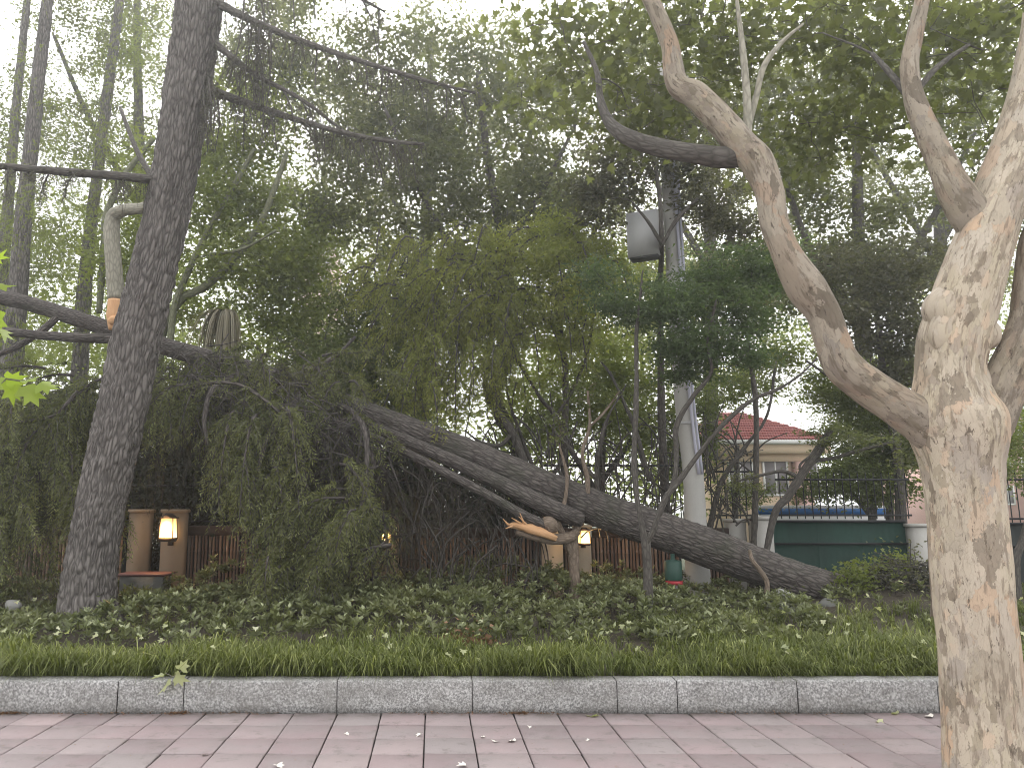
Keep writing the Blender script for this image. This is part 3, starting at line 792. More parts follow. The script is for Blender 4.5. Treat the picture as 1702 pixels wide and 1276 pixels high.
# ================================================================== TREES
# --- leaning conifer
L = [(150, 1060, 8.9, 100), (146, 1000, 8.9, 92), (153, 930, 8.9, 84), (166, 850, 8.9, 80), (184, 760, 8.9, 78), (207, 660, 8.88, 78), (228, 560, 8.85, 76),
     (252, 460, 8.8, 76), (276, 360, 8.75, 74), (294, 270, 8.7, 75), (307, 180, 8.65, 76), (320, 90, 8.6, 76), (332, 0, 8.5, 76), (345, -120, 8.4, 74), (360, -320, 8.3, 68), (372, -560, 8.2, 56)]
pts, rad = pxpath(L, 26)
rad[:18] *= np.linspace(1.25, 1, 18)
r = thing('leaning_conifer', 'thick ridged grey conifer trunk leaning right in front of the fallen crown', 'tree', pts[0])
lean = r
m = MB(); m.tube(pts, rad, 150, disp=ridges); m.build('trunk', M['conifer_bark'], r, smooth=True)
conb = [
 [(300, 306, 8.7, 22), (262, 300, 8.6, 17), (200, 293, 8.4, 15), (110, 286, 8.1, 14), (20, 278, 7.9, 12), (-60, 270, 7.7, 9)],
 [(345, 150, 8.7, 18), (400, 168, 8.5, 13), (470, 192, 8.3, 11), (560, 218, 8.0, 9), (640, 234, 7.8, 8), (705, 240, 7.7, 5)],
 [(350, 0, 8.5, 16), (420, 35, 8.3, 13), (500, 68, 8.1, 11), (600, 102, 7.9, 9), (700, 132, 7.7, 7), (790, 155, 7.6, 4)],
 [(348, 65, 8.6, 14), (385, 95, 8.4, 11), (425, 125, 8.3, 9), (500, 165, 8.2, 7), (580, 225, 8.1, 4)],
 [(275, 330, 8.8, 12), (230, 255, 9.3, 9), (200, 180, 9.8, 6)],
 [(350, -60, 8.5, 14), (430, -50, 9.0, 10), (560, -20, 9.3, 8), (640, 20, 9.4, 4)],
]
nodes = []
for q in conb:
    p2, r2 = pxpath(q, 7); m = MB(); m.tube(p2, r2, 8, disp=rough(.003, 30, 10)); m.build('branch', M['thin_bark'], r, smooth=True)
    nodes += list(zip(p2, r2))
tw = MB(); nd = MB()
def strand_set(path, n, droop, length, per, needle, spread, off=0.0):
    p2, _ = pxpath(path, 8)
    idx = rng.integers(2, len(p2), n); C = p2[idx] + rng.normal(size=(n, 3)) * off
    D = rng.normal(size=(n, 3)) * spread; D[:, 2] -= .2
    sprays(nd, tw, C, D, length, per, needle, droop)
strand_set(conb[0], 90, .9, .22, 40, .035, .6, .02)
for q in conb[1:4]: strand_set(q, 130, 1.0, .26, 42, .035, .6, .03)
strand_set(conb[5], 80, 1.0, .3, 40, .04, .6, .04)
strand_set([(425, 120, 8.3, 9), (428, 60, 8.3, 9), (430, 0, 8.3, 9), (440, -60, 8.3, 5)], 110, 1.3, .3, 42, .035, .3, .05)
strand_set([(345, 170, 8.5, 9), (350, 150, 8.5, 9), (345, 120, 8.5, 5)], 40, 1.5, .3, 42, .035, .3, .03)
tw.build('twig', M['thin_bark'], r, kind='stuff'); nd.build('foliage', M['needle_grey'], r, kind='stuff')

# --- fallen conifer
L = [(1452, 1018, 10.15, 72), (1425, 1002, 10.1, 70), (1380, 984, 10.05, 67), (1300, 956, 10.0, 65), (1200, 918, 10.0, 63), (1100, 882, 10.0, 60), (1000, 848, 10.05, 56), (900, 806, 10.1, 54), (800, 762, 10.15, 51),
     (700, 722, 10.2, 47), (620, 692, 10.25, 42), (550, 664, 10.3, 38), (470, 634, 10.35, 35), (390, 608, 10.4, 32), (300, 583, 10.45, 30), (210, 556, 10.5, 27), (130, 530, 10.55, 25), (60, 508, 10.6, 25), (0, 494, 10.6, 25), (-90, 476, 10.7, 22), (-220, 455, 10.8, 14)]
pts, rad = pxpath(L, 20)
fall = thing('fallen_conifer', 'dark uprooted conifer lying diagonally across the fence, butt end at right', 'fallen tree', pts[0])
def ridge2(bk, r_):
    n = noise3(bk * (26, 26, 6) + (noise3(bk * (5, 5, 5), 9)[..., None] - .5) * 2.5, 13)
    return (.007 - (1 - np.abs(2 * n - 1)) ** 1.5 * .016) * np.clip(r_ / .2, .2, 1) + (noise3(bk * (3, 3, .8), 5) - .5) * .03 * np.clip(r_ / .2, 0, 1)
m = MB(); m.tube(pts, rad, 90, disp=ridge2); m.build('trunk', M['fallen_bark'], fall, smooth=True)
fnodes = list(zip(pts[60:], rad[60:]))
for q in ([(575, 694, 10.0, 12), (650, 722, 9.9, 19), (730, 756, 9.85, 22), (800, 788, 9.8, 25), (870, 822, 9.8, 28), (925, 848, 9.85, 30), (965, 862, 9.95, 28)],
          [(590, 712, 9.85, 10), (660, 744, 9.75, 13), (740, 785, 9.7, 15), (810, 822, 9.7, 16), (870, 856, 9.7, 17), (905, 872, 9.75, 17)],
          [(215, 562, 10.5, 18), (150, 562, 10.3, 17), (80, 558, 10.2, 15), (20, 552, 10.1, 14), (-80, 546, 10, 10)],
          [(100, 522, 10.55, 12), (75, 545, 10.5, 12), (30, 575, 10.4, 10), (-30, 600, 10.3, 8)],
          [(470, 634, 10.3, 14), (520, 612, 10.5, 10), (560, 590, 10.8, 7), (590, 560, 11, 4)],
          [(395, 655, 9.8, 9), (350, 645, 9.6, 7), (300, 648, 9.4, 6), (250, 664, 9.2, 4)],
          [(560, 670, 10.1, 12), (600, 700, 9.6, 10), (610, 760, 9.3, 8), (600, 840, 9.2, 6), (560, 900, 9.1, 4)],
          [(500, 660, 10.1, 12), (470, 690, 9.5, 10), (440, 740, 9.2, 8), (425, 800, 9.1, 5)],
          [(640, 900, 9.3, 5), (600, 935, 9.1, 6), (540, 950, 8.9, 5), (490, 975, 8.8, 4)],
          [(420, 620, 10.2, 12), (360, 640, 9.5, 10), (340, 690, 9.2, 8), (345, 740, 9.2, 5)],
          [(640, 705, 10.2, 9), (700, 780, 10.3, 7), (730, 860, 10.3, 5), (740, 950, 10.3, 3)],
          [(600, 700, 10.2, 9), (640, 790, 10.2, 7), (690, 880, 10.2, 5), (700, 960, 10.2, 3)]):
    p2, r2 = pxpath(q, 8); m = MB(); m.tube(p2, r2, 14, disp=rough(.004, 25, 8)); m.build('branch', M['fallen_bark'], fall, smooth=True)
    fnodes += list(zip(p2, r2))
# hanging crown: clumps of sprays
tw = MB(); nd = MB(); ndg = MB(); bw = MB()
def spray_crown(puffs, target, per_clump, length, per, needle, droop=.9, cr=.22, asp=.14, tw=tw, rbase=.018, nodes=fnodes, bwm=bw, tr=.004):
    C = puff_centres(puffs); skeleton(bwm, nodes, C, rbase, 4, .003)
    for c in C:
        n = int(per_clump * (.7 + .6 * rng.random()))
        P = c + rng.normal(size=(n, 3)) * cr * .6
        D = (P - c) / cr + rng.normal(size=(n, 3)) * .4; D[:, 2] -= .35
        sprays(target, tw, P, D, length, per, needle, droop, asp, tr)
    return C
spray_crown([(60, 760, 10, 130, 110, .5, 34), (30, 850, 9.9, 90, 90, .5, 22), (90, 690, 9.9, 110, 60, .6, 34), (440, 760, 9.9, 70, 100, .4, 24), (290, 680, 9.6, 70, 30, .3, 12),
             (540, 930, 9.6, 90, 50, .3, 14), (600, 860, 9.7, 60, 60, .3, 12), (20, 930, 9.3, 60, 60, .5, 12), (430, 690, 9.5, 40, 40, .3, 8)],
            nd, 8, .34, 46, .05, asp=.15, cr=.26)
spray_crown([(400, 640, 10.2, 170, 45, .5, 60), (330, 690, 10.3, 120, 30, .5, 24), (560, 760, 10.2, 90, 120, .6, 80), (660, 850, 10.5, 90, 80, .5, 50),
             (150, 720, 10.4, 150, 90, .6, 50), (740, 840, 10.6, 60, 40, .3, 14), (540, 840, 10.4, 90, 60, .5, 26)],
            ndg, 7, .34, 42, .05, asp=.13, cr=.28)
bw.build('branchwork', M['fallen_bark'], fall, kind='stuff')
tw.build('twig', M['thin_bark'], fall, kind='stuff')
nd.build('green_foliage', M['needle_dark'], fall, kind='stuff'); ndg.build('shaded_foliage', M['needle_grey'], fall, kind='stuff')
# hanging boughs in front: an arching stem, drooping side shoots, flat feathered leaflets along each
bl_ = MB(); bs_ = MB()
def bough(path, n_side, ls, leaf=.055, tgt=None, st=None):
    tgt = tgt or bl_; st = st or bs_
    p2, r2 = pxpath(path, 6); st.tube(p2, r2, 5, cap=False)
    n = len(p2)
    for k in range(n_side):
        f = .12 + .88 * (k + rng.random()) / n_side; i = min(int(f * (n - 1)), n - 2)
        c = p2[i] + (p2[i + 1] - p2[i]) * (f * (n - 1) - i)
        tg = unit(p2[i + 1] - p2[i])
        side = unit(np.cross(tg, (0, -1.0, .15))) * (1 if k % 2 else -1)
        L_ = ls * (1.15 - .75 * f) * (.6 + .8 * rng.random())
        d = unit(tg * .8 + side * .75 + np.array((0, -.35, .1)) + rng.normal(size=3) * .22)
        t_ = np.linspace(0, 1, 7)
        q = c + d * L_ * t_[:, None] + np.array((0, 0, -1.0)) * L_ * .75 * (t_[:, None] ** 2) + rng.normal(size=(7, 3)) * .006
        st.tube(q, np.linspace(.0035, .001, 7), 3, cap=False)
        m_ = int(L_ / .013); ss = (np.arange(m_) + rng.random(m_)) / m_
        kk_ = np.minimum((ss * 6).astype(int), 5); ff = (ss * 6 - kk_)[:, None]
        P = q[kk_] * (1 - ff) + q[kk_ + 1] * ff; tt = unit(q[kk_ + 1] - q[kk_])
        sd = unit(np.cross(tt, np.array((0, -1.0, .4)) + rng.normal(size=3) * .35)) * np.where(np.arange(m_) % 2, 1, -1)[:, None]
        dd = unit(sd * .85 + tt * .8 + rng.normal(size=(m_, 3)) * .22 + np.array((0, 0, -.25)))
        base = .55 * rng.random()
        put_leaves(tgt, P, leaf * 1.35 * (1.1 - .55 * ss) * (.7 + .6 * rng.random(m_)), 'quad', .25, 0, .25, rnd=np.clip(base + .45 * ss ** 2 + .12 * rng.random(m_), 0, 1), dirs=dd)
def fan(x, y, Y, n, dx, ln, ls, spread=.45, wdt=7, drop=.0, leaf=.055, nside=22):
    for k in range(n):
        px = x + rng.normal() * dx[0]; py = y + rng.normal() * dx[1]; Yk = Y + rng.normal() * .25
        a = drop + rng.normal() * spread; l = ln * (.6 + .7 * rng.random())
        ex, ey = math.sin(a) * l, math.cos(a) * l
        bough([(px, py, Yk + .15, wdt), (px + ex * .3, py + ey * .12 - 4, Yk, wdt * .8), (px + ex * .7, py + ey * .5, Yk - .12, wdt * .5), (px + ex * .95, py + ey, Yk - .2, 1.5)], nside, ls, leaf)
fan(150, 640, 9.7, 14, (60, 22), 130, .34, .5, 6, -.9)
fan(30, 680, 9.5, 16, (60, 30), 140, .36, .5, 6, -.4)
fan(60, 770, 9.3, 14, (60, 30), 120, .34, .5, 6, -.3)
fan(70, 850, 9.1, 5, (30, 20), 80, .28, .4, 5, -.2)
fan(-10, 850, 9.2, 6, (30, 30), 100, .3, .4, 5, .1)
fan(255, 655, 9.6, 8, (22, 14), 90, .26, .4, 5, .3)
fan(320, 660, 9.8, 8, (50, 12), 70, .24, .5, 5, .0)
fan(415, 680, 9.4, 16, (35, 25), 150, .32, .22, 6, .05)
fan(430, 770, 9.2, 10, (30, 20), 110, .28, .22, 6, .0)
fan(480, 660, 9.7, 10, (50, 18), 100, .28, .4, 5, .3)
fan(590, 840, 9.1, 8, (30, 20), 120, .28, .3, 5, -.7)
fan(540, 880, 9.0, 12, (45, 22), 120, .32, .3, 6, -.8)
fan(500, 930, 8.9, 9, (45, 14), 80, .26, .35, 5, -.6)
fan(620, 820, 9.3, 6, (20, 20), 110, .24, .3, 5, -.2)
fan(470, 625, 10.2, 10, (70, 8), 60, .22, .8, 4, .2)
fan(330, 618, 10.2, 8, (70, 8), 60, .22, .8, 4, -.2)
fan(380, 600, 10.05, 16, (90, 8), 70, .22, .9, 5, .3)
fan(500, 645, 9.95, 10, (45, 10), 70, .22, .7, 5, .3)
for k in range(420):
    u = rng.random() * .8; px = 300 + 400 * u + rng.normal() * 25; py = 592 + 150 * u + rng.normal() * 30 + 30; Yd = 9.75 + rng.normal() * .2
    a = rng.normal() * .9 + .3; ln = rng.uniform(25, 95)
    q2, r3 = pxpath([(px, py, Yd, 2.6), (px + ln * .5 * math.sin(a), py + ln * .35 * math.cos(a), Yd - .05, 1.8), (px + ln * math.sin(a * 1.2), py + ln * math.cos(a), Yd, 1.0)], 3)
    bs_.tube(q2, r3, 4, cap=False)
for q in ([(495, 720, 9.5, 7), (470, 690, 9.3, 6), (400, 640, 9.2, 6), (330, 640, 9.2, 5), (260, 665, 9.2, 3)], [(130, 650, 9.4, 7), (90, 690, 9.3, 6), (40, 700, 9.2, 5), (-30, 712, 9.1, 4)],
          [(650, 905, 9.0, 7), (600, 915, 8.9, 6), (540, 945, 8.85, 5), (470, 985, 8.8, 3)], [(560, 700, 9.8, 10), (620, 760, 9.6, 8), (600, 840, 9.4, 6), (590, 900, 9.3, 4)]):
    bough(q, 26, .3)
bs_.build('bough', M['fallen_bark'], fall, kind='stuff'); bl_.build('bough_foliage', M['bough_leaf'], fall, kind='stuff')
# hanging shoots on the branches of the leaning conifer
bl2, bs2 = MB(), MB()
for q, n_, l0, l1 in ((conb[1], 12, 30, 90), (conb[2], 12, 30, 80), (conb[3], 9, 40, 120), (conb[5], 8, 40, 120), (conb[0], 9, 20, 60)):
    A = np.array(q, float)
    for k in range(n_):
        u = (.12 + .85 * (k + rng.random()) / n_) * (len(A) - 1); i = min(int(u), len(A) - 2); c = A[i] + (A[i + 1] - A[i]) * (u - i)
        l = rng.uniform(l0, l1); dx = rng.normal() * 14 + (8 if c[0] > 300 else -8)
        bough([(c[0], c[1], c[2], 3.5), (c[0] + dx * .6, c[1] + l * .4, c[2] + rng.normal() * .1, 2.4), (c[0] + dx, c[1] + l, c[2] + rng.normal() * .15, 1)], 9, .15, .045, bl2, bs2)
for k in range(9):
    x = 425 + rng.normal() * 12; y0 = rng.uniform(-20, 110)
    bough([(x, y0, 8.3, 3.5), (x + rng.normal() * 8, y0 + 60, 8.25, 2.5), (x + rng.normal() * 12, y0 + 130, 8.2, 1)], 12, .14, .045, bl2, bs2)
for k in range(6):
    x = 345 + rng.normal() * 7; y0 = rng.uniform(120, 170)
    bough([(x, y0, 8.4, 3.5), (x + 4, y0 + 40, 8.3, 2.5), (x + rng.normal() * 8, y0 + 90, 8.3, 1)], 10, .12, .045, bl2, bs2)
bs2.build('shoot', M['thin_bark'], lean, kind='stuff'); bl2.build('shoot_foliage', M['needle_grey'], lean, kind='stuff')
# torn branch end
r = thing('torn_branch', 'broken branch with bright orange torn wood, caught above the bare cream pier', 'broken branch', at(905, 885, 9.75))
p2, r2 = pxpath([(845, 872, 9.7, 5), (862, 874, 9.68, 11), (885, 880, 9.68, 15), (908, 888, 9.7, 14), (925, 894, 9.72, 8)], 8)
m = MB(); m.tube(p2, r2, 14, disp=rough(.015, 30, 6)); m.build('torn_wood', M['torn_wood'], r)
p2, r2 = pxpath([(858, 884, 9.72, 8), (885, 891, 9.75, 13), (915, 896, 9.8, 17), (945, 893, 9.9, 18), (958, 884, 10.0, 14)], 8)
m = MB(); m.tube(p2, r2, 14, disp=rough(.006, 25, 8)); m.build('bark_side', M['brown_bark'], r, smooth=True)
for (a, b_, c_, d_) in ((845, 872, 836, 862), (872, 872, 864, 852), (880, 876, 862, 858), (852, 874, 840, 878), (866, 870, 850, 860)):
    p2, r2 = pxpath([(a, b_, 9.66, 5), ((a + c_) / 2, (b_ + d_) / 2, 9.64, 3), (c_, d_, 9.62, 1)], 3); m = MB(); m.tube(p2, r2, 5); m.build('splinter', M['torn_wood'], r)
p2, r2 = pxpath([(899, 876, 9.75, 10), (908, 871, 9.75, 24), (917, 874, 9.76, 26), (926, 880, 9.78, 12)], 6)
m = MB(); m.tube(p2, r2, 14, disp=rough(.012, 20, 20)); m.build('burl', M['brown_bark'], r, smooth=True)

# --- snapped pale stem behind the leaning trunk
pale = thing('snapped_stem', 'pale snapped stem with bent top, orange break at its foot, behind the leaning trunk', 'broken tree', at(190, 530, 10.4))
p2, r2 = pxpath([(193, 498, 10.3, 27), (190, 450, 10.3, 27), (186, 400, 10.3, 26), (188, 362, 10.3, 24), (205, 350, 10.2, 20), (240, 345, 10.1, 18), (275, 330, 10.2, 14), (300, 300, 10.5, 9)], 8)
m = MB(); m.tube(p2, r2, 16, disp=rough(.006, 20, 6)); m.build('stem', M['pale_bark'], pale, smooth=True)
p2, r2 = pxpath([(188, 548, 10.28, 14), (190, 530, 10.28, 26), (192, 515, 10.28, 28), (193, 500, 10.29, 27)], 5)
m = MB(); m.tube(p2, r2, 14, disp=rough(.01, 40, 5)); m.build('torn_foot', M['torn_wood'], pale)
p2, r2 = pxpath([(182, 534, 10.2, 10), (190, 532, 10.18, 16), (198, 536, 10.2, 6)], 4); m = MB(); m.tube(p2, r2, 8, disp=rough(.008, 40, 30)); m.build('splinter', M['torn_wood'], pale)

# --- plane tree, front right
PT = 4.55
pl = thing('plane_tree', 'pollarded plane tree with mottled cream bark, in front at the right', 'tree', at(1640, 1340, PT))
L = [(1646, 1400, PT, 150), (1643, 1300, PT, 130), (1637, 1200, PT, 121), (1628, 1100, PT, 117), (1618, 1000, PT, 115), (1610, 900, PT, 113), (1603, 820, PT, 114), (1599, 770, PT, 122), (1594, 725, PT, 142), (1588, 690, PT, 146), (1584, 660, PT, 122),
     (1582, 620, PT, 100), (1588, 570, PT, 102), (1602, 520, PT, 102), (1614, 470, PT, 100), (1634, 400, PT + .02, 92), (1660, 330, PT + .05, 84), (1690, 250, PT + .1, 76), (1715, 150, PT + .2, 66), (1730, 40, PT + .3, 58), (1740, -80, PT + .3, 50)]
pts, rad = pxpath(L, 14)
def plane_d(bk, r_):
    return (noise3(bk * (6, 6, 1.4), 31) - .5) * .035 + (noise3(bk * (16, 16, 4), 32) - .5) * .012 + (noise3(bk * (45, 45, 14), 33) - .5) * .004
m = MB(); m.tube(pts, rad, 120, disp=plane_d); m.build('trunk', M['plane_bark'], pl, smooth=True)
pn = list(zip(pts[200:], rad[200:]))
def limb(q, mat='plane_bark_shaded', seg=28, d=1.0, par=pl, nm='limb', n=9):
    p2, r2 = pxpath(q, n); m = MB(); m.tube(p2, r2, seg, disp=lambda bk, r_: plane_d(bk, r_) * d * np.clip(r_ / .08, .1, 1)); m.build(nm, M[mat], par, smooth=True)
    return list(zip(p2, r2))
pn += limb([(1592, 770, PT + .02, 30), (1572, 738, PT, 62), (1538, 706, PT, 68), (1497, 678, PT - .01, 58), (1442, 642, PT, 54), (1402, 608, PT, 54), (1382, 562, PT, 53), (1368, 520, PT, 55), (1340, 478, PT, 64), (1306, 420, PT, 48), (1285, 368, PT + .05, 46), (1277, 318, PT + .1, 46), (1257, 268, PT + .15, 52), (1236, 244, PT + .2, 50), (1198, 198, PT + .25, 46), (1158, 158, PT + .3, 42), (1126, 138, PT + .35, 36), (1113, 75, PT + .4, 30), (1092, 22, PT + .4, 26), (1070, -30, PT + .4, 22), (1060, -120, PT + .4, 18)], seg=40)
pn += limb([(1240, 256, PT + .2, 36), (1205, 262, PT + .25, 34), (1150, 255, PT + .3, 27), (1090, 244, PT + .4, 24), (1040, 226, PT + .5, 22), (1012, 202, PT + .6, 18), (998, 165, PT + .7, 14), (992, 120, PT + .8, 10), (970, 70, PT + .9, 6)], 'thin_bark')
pn += limb([(1612, 770, PT + .02, 40), (1634, 715, PT, 72), (1658, 660, PT - .02, 66), (1684, 600, PT - .05, 54), (1706, 540, PT - .05, 50), (1712, 470, PT - .05, 48), (1720, 400, PT, 44), (1760, 300, PT, 36)])
pn += limb([(1650, 430, PT + .03, 36), (1634, 392, PT + .01, 54), (1612, 356, PT, 56), (1586, 315, PT, 44), (1565, 268, PT + .05, 36), (1540, 215, PT + .1, 36), (1520, 165, PT + .15, 34), (1512, 110, PT + .2, 30), (1522, 50, PT + .25, 26), (1536, -20, PT + .3, 22)])
pn += limb([(1240, 246, PT + .2, 16), (1243, 205, PT + .25, 13), (1240, 141, PT + .3, 10), (1232, 60, PT + .35, 8), (1222, -20, PT + .4, 6)], 'pale_bark', 12)
pn += limb([(1243, 215, PT + .25, 10), (1256, 165, PT + .3, 9), (1270, 110, PT + .3, 8), (1300, 70, PT + .35, 6), (1335, 40, PT + .4, 4)], 'pale_bark', 10)
pn += limb([(1515, 165, PT + .15, 14), (1482, 125, PT + .3, 9), (1450, 90, PT + .5, 6)], 'thin_bark', 8)
pn += limb([(1525, 150, PT + .15, 10), (1560, 110, PT + .3, 8), (1610, 75, PT + .5, 5)], 'thin_bark', 8)
# knobbly burls of the pollard head
for (a, b_, w_, h_, dx) in ((1564, 518, 62, 54, 22), (1566, 560, 60, 60, 18), (1632, 556, 48, 34, -14), (1556, 618, 46, 56, 14), (1592, 600, 52, 60, 4), (1618, 640, 44, 60, -4)):
    p2, r2 = pxpath([(a + dx, b_ + h_ * .8, PT, w_ * .35), (a + dx * .4, b_ + h_ * .4, PT - .02, w_ * .8), (a, b_, PT - .03, w_), (a + dx * .3, b_ - h_ * .35, PT - .03, w_ * .85), (a + dx, b_ - h_ * .7, PT, w_ * .4)], 6)
    m = MB(); m.tube(p2, r2, 36, disp=lambda bk, r_: plane_d(bk * 2.6 + a, r_) * 1.8); m.build('burl', M['plane_bark'], pl, smooth=True)
lf = MB(); bwp = MB()
C = puff_centres([(1600, 40, 6.2, 170, 90, 1.2, 60), (1440, 60, 6.4, 140, 90, 1.2, 50), (1280, 30, 6.4, 150, 70, 1.2, 40), (1120, 20, 6.6, 140, 60, 1, 34), (1640, 200, 6.6, 80, 90, .8, 20), (1440, 200, 6.8, 90, 60, .8, 22),
                  (960, 60, 6.6, 110, 70, .8, 34), (1050, 180, 6.2, 90, 70, .6, 34), (1180, 90, 6.4, 90, 60, .6, 24), (1330, 230, 6.6, 80, 70, .6, 26), (900, 150, 7, 80, 60, .6, 16), (1560, -90, 6, 400, 40, 1.5, 20), (1100, -90, 6, 350, 40, 1.5, 16)])
skeleton(bwp, pn, C, .016, 5, .004)
crown(lf, C, 17, .46, .085, 'lobed', .5, .35)
bwp.build('branchwork', M['thin_bark'], pl, kind='stuff'); lf.build('crown', M['leaf_plane'], pl, kind='stuff')

# --- generic broadleaf tree from a trunk path and puffs
def tree(name, label, cat, trunks, puffs, leaf, per, cr, L, bark='thin_bark', flat=.6, droop=.3, aspect=.55, squash=.6, rb=.02, kind='quad', seg=10, group=None, rr=.008, stem='trunk'):
    p0, _ = pxpath(trunks[0], 2)
    r = thing(name, label, cat, p0[0], group); nodes = []
    for q in trunks:
        p2, r2 = pxpath(q, 7); m = MB(); m.tube(p2, r2, seg, disp=rough(rr, 12, 4, int(rng.integers(99)))); m.build(stem, M[bark], r, smooth=True); nodes += list(zip(p2, r2))
    if puffs:
        kf = {'leaf_dark': .72, 'leaf_hazy': .55}.get(leaf, 1.0)
        puffs = [q[:6] + (max(2, int(q[6] * (kf if q[1] < 470 else 1))),) for q in puffs]
        C = puff_centres(puffs); b_ = MB(); skeleton(b_, nodes, C, rb); b_.build('branchwork', M[bark], r, kind='stuff')
        lf = MB(); crown(lf, C, per, cr, L, kind, flat, droop, aspect, squash); lf.build('crown', M[leaf], r, kind='stuff')
    return r
def redwood(label, trunks, puffs, leaf, length=.34, per_clump=9, per=26, needle=.06, bark='conifer_bark', droop=.5, cr=.35, asp=.2):
    p0, _ = pxpath(trunks[0], 2)
    r = thing('redwood_tree', label, 'tree', p0[0]); nodes = []
    for q in trunks:
        p2, r2 = pxpath(q, 7); m = MB(); m.tube(p2, r2, 16, disp=rough(.01, 12, 3)); m.build('trunk', M[bark], r, smooth=True); nodes += list(zip(p2, r2))
    b_ = MB(); nd_ = MB()
    spray_crown(puffs, nd_, per_clump, length, per, needle, droop, cr, asp, tw=None, rbase=.02, nodes=nodes, bwm=b_)
    b_.build('branchwork', M['thin_bark'], r, kind='stuff'); nd_.build('crown', M[leaf], r, kind='stuff')

redwood('straight dark trunk at the far left edge, thicker of the left pair',
        [[(10, 960, 13.5, 46), (14, 690, 13.5, 40), (25, 550, 13.5, 34), (36, 400, 13.5, 28), (52, 240, 13.5, 24), (66, 110, 13.5, 21), (79, 0, 13.5, 18), (92, -140, 13.5, 14)]],
        [(40, 330, 13.5, 110, 110, 1.4, 46), (60, 520, 13.5, 110, 80, 1.4, 40), (90, 130, 13.5, 90, 60, 1.2, 12), (20, 640, 13.5, 80, 60, 1, 20), (60, -60, 13.5, 110, 60, 1.2, 16), (130, 230, 14.5, 120, 100, 1.2, 40), (100, 400, 14.5, 140, 80, 1.2, 40)], 'needle_light')
redwood('thin straight trunk in the top left corner, slimmer of the left pair',
        [[(-10, 700, 16, 26), (0, 500, 16, 22), (15, 320, 16, 17), (24, 210, 16, 15), (36, 88, 16, 13), (45, 0, 16, 11), (52, -120, 16, 8)]],
        [(10, 120, 16, 60, 90, 1.2, 12), (20, 420, 16, 80, 80, 1.4, 18), (30, -40, 16, 60, 50, 1.2, 8)], 'needle_light')
redwood('slender trunk between the left pair and the leaning conifer',
        [[(128, 700, 15, 30), (138, 520, 15, 25), (145, 430, 15, 22), (158, 320, 15, 19), (176, 176, 15, 18), (190, 70, 15, 16), (199, 0, 15, 14), (210, -140, 15, 10)]],
        [(150, 270, 15, 110, 90, 1.4, 48), (190, 110, 15, 80, 90, 1.3, 30), (140, 480, 15, 110, 110, 1.4, 52), (240, 60, 15, 70, 90, 1.2, 50), (200, -60, 15, 110, 60, 1.2, 30), (200, 330, 15, 120, 90, 1.4, 40)], 'needle_light')
tree('garden_tree', 'light green tree with curved olive stems just right of the leaning trunk', 'tree',
     [[(262, 700, 12.6, 18), (268, 560, 12.6, 15), (300, 500, 12.6, 14), (338, 478, 12.6, 13), (372, 448, 12.6, 13), (423, 388, 12.6, 12), (455, 317, 12.6, 10), (478, 250, 12.6, 7)],
      [(282, 580, 12.5, 12), (290, 510, 12.5, 11), (314, 448, 12.5, 10), (353, 370, 12.4, 9), (388, 310, 12.4, 8), (423, 247, 12.3, 6)],
      [(338, 425, 12.4, 6), (370, 420, 12.2, 6), (410, 411, 12.1, 5), (470, 376, 12.0, 4)],
      [(165, 520, 12.8, 10), (172, 420, 12.8, 11), (178, 353, 12.8, 11), (212, 285, 12.8, 10), (257, 228, 12.8, 8)]],
     [(330, 300, 13.2, 130, 110, 1.2, 80), (400, 430, 13, 110, 80, 1.1, 50), (220, 420, 13.2, 90, 90, 1, 40), (450, 540, 13.4, 90, 70, 1, 34), (300, 520, 13.4, 70, 60, .8, 16), (420, 180, 13.2, 80, 80, 1.1, 40), (390, 300, 13.4, 110, 90, 1.1, 60), (480, 400, 13.4, 80, 90, 1.1, 50), (500, 500, 13.4, 70, 70, 1, 36), (280, 640, 13.2, 160, 50, 1, 36)],
     'leaf_yellow', 90, .44, .09, 'olive_bark', .5, .3)
tree('tall_background_tree', 'hazy grey-green tree behind the slender trunks in the top left corner', 'tree',
     [[(240, 700, 18, 30), (238, 450, 18, 24), (232, 250, 18, 18), (228, 60, 18, 12), (226, -80, 18, 8)], [(236, 350, 18, 14), (150, 200, 18, 10), (90, 60, 18, 6)], [(236, 350, 18, 14), (330, 200, 18, 9), (400, 60, 18, 6)]],
     [(120, 60, 18, 130, 110, 1.5, 44), (20, 180, 18, 90, 120, 1.5, 34), (240, 60, 18, 90, 110, 1.5, 60), (160, 230, 18, 130, 80, 1.5, 70), (400, 90, 18, 80, 110, 1.5, 44), (60, 400, 18, 120, 90, 1.5, 50), (480, 30, 18, 90, 70, 1.3, 26), (150, -60, 18, 200, 40, 1.5, 40)],
     'leaf_dark', 110, .5, .1, 'thin_bark', .5, .3)
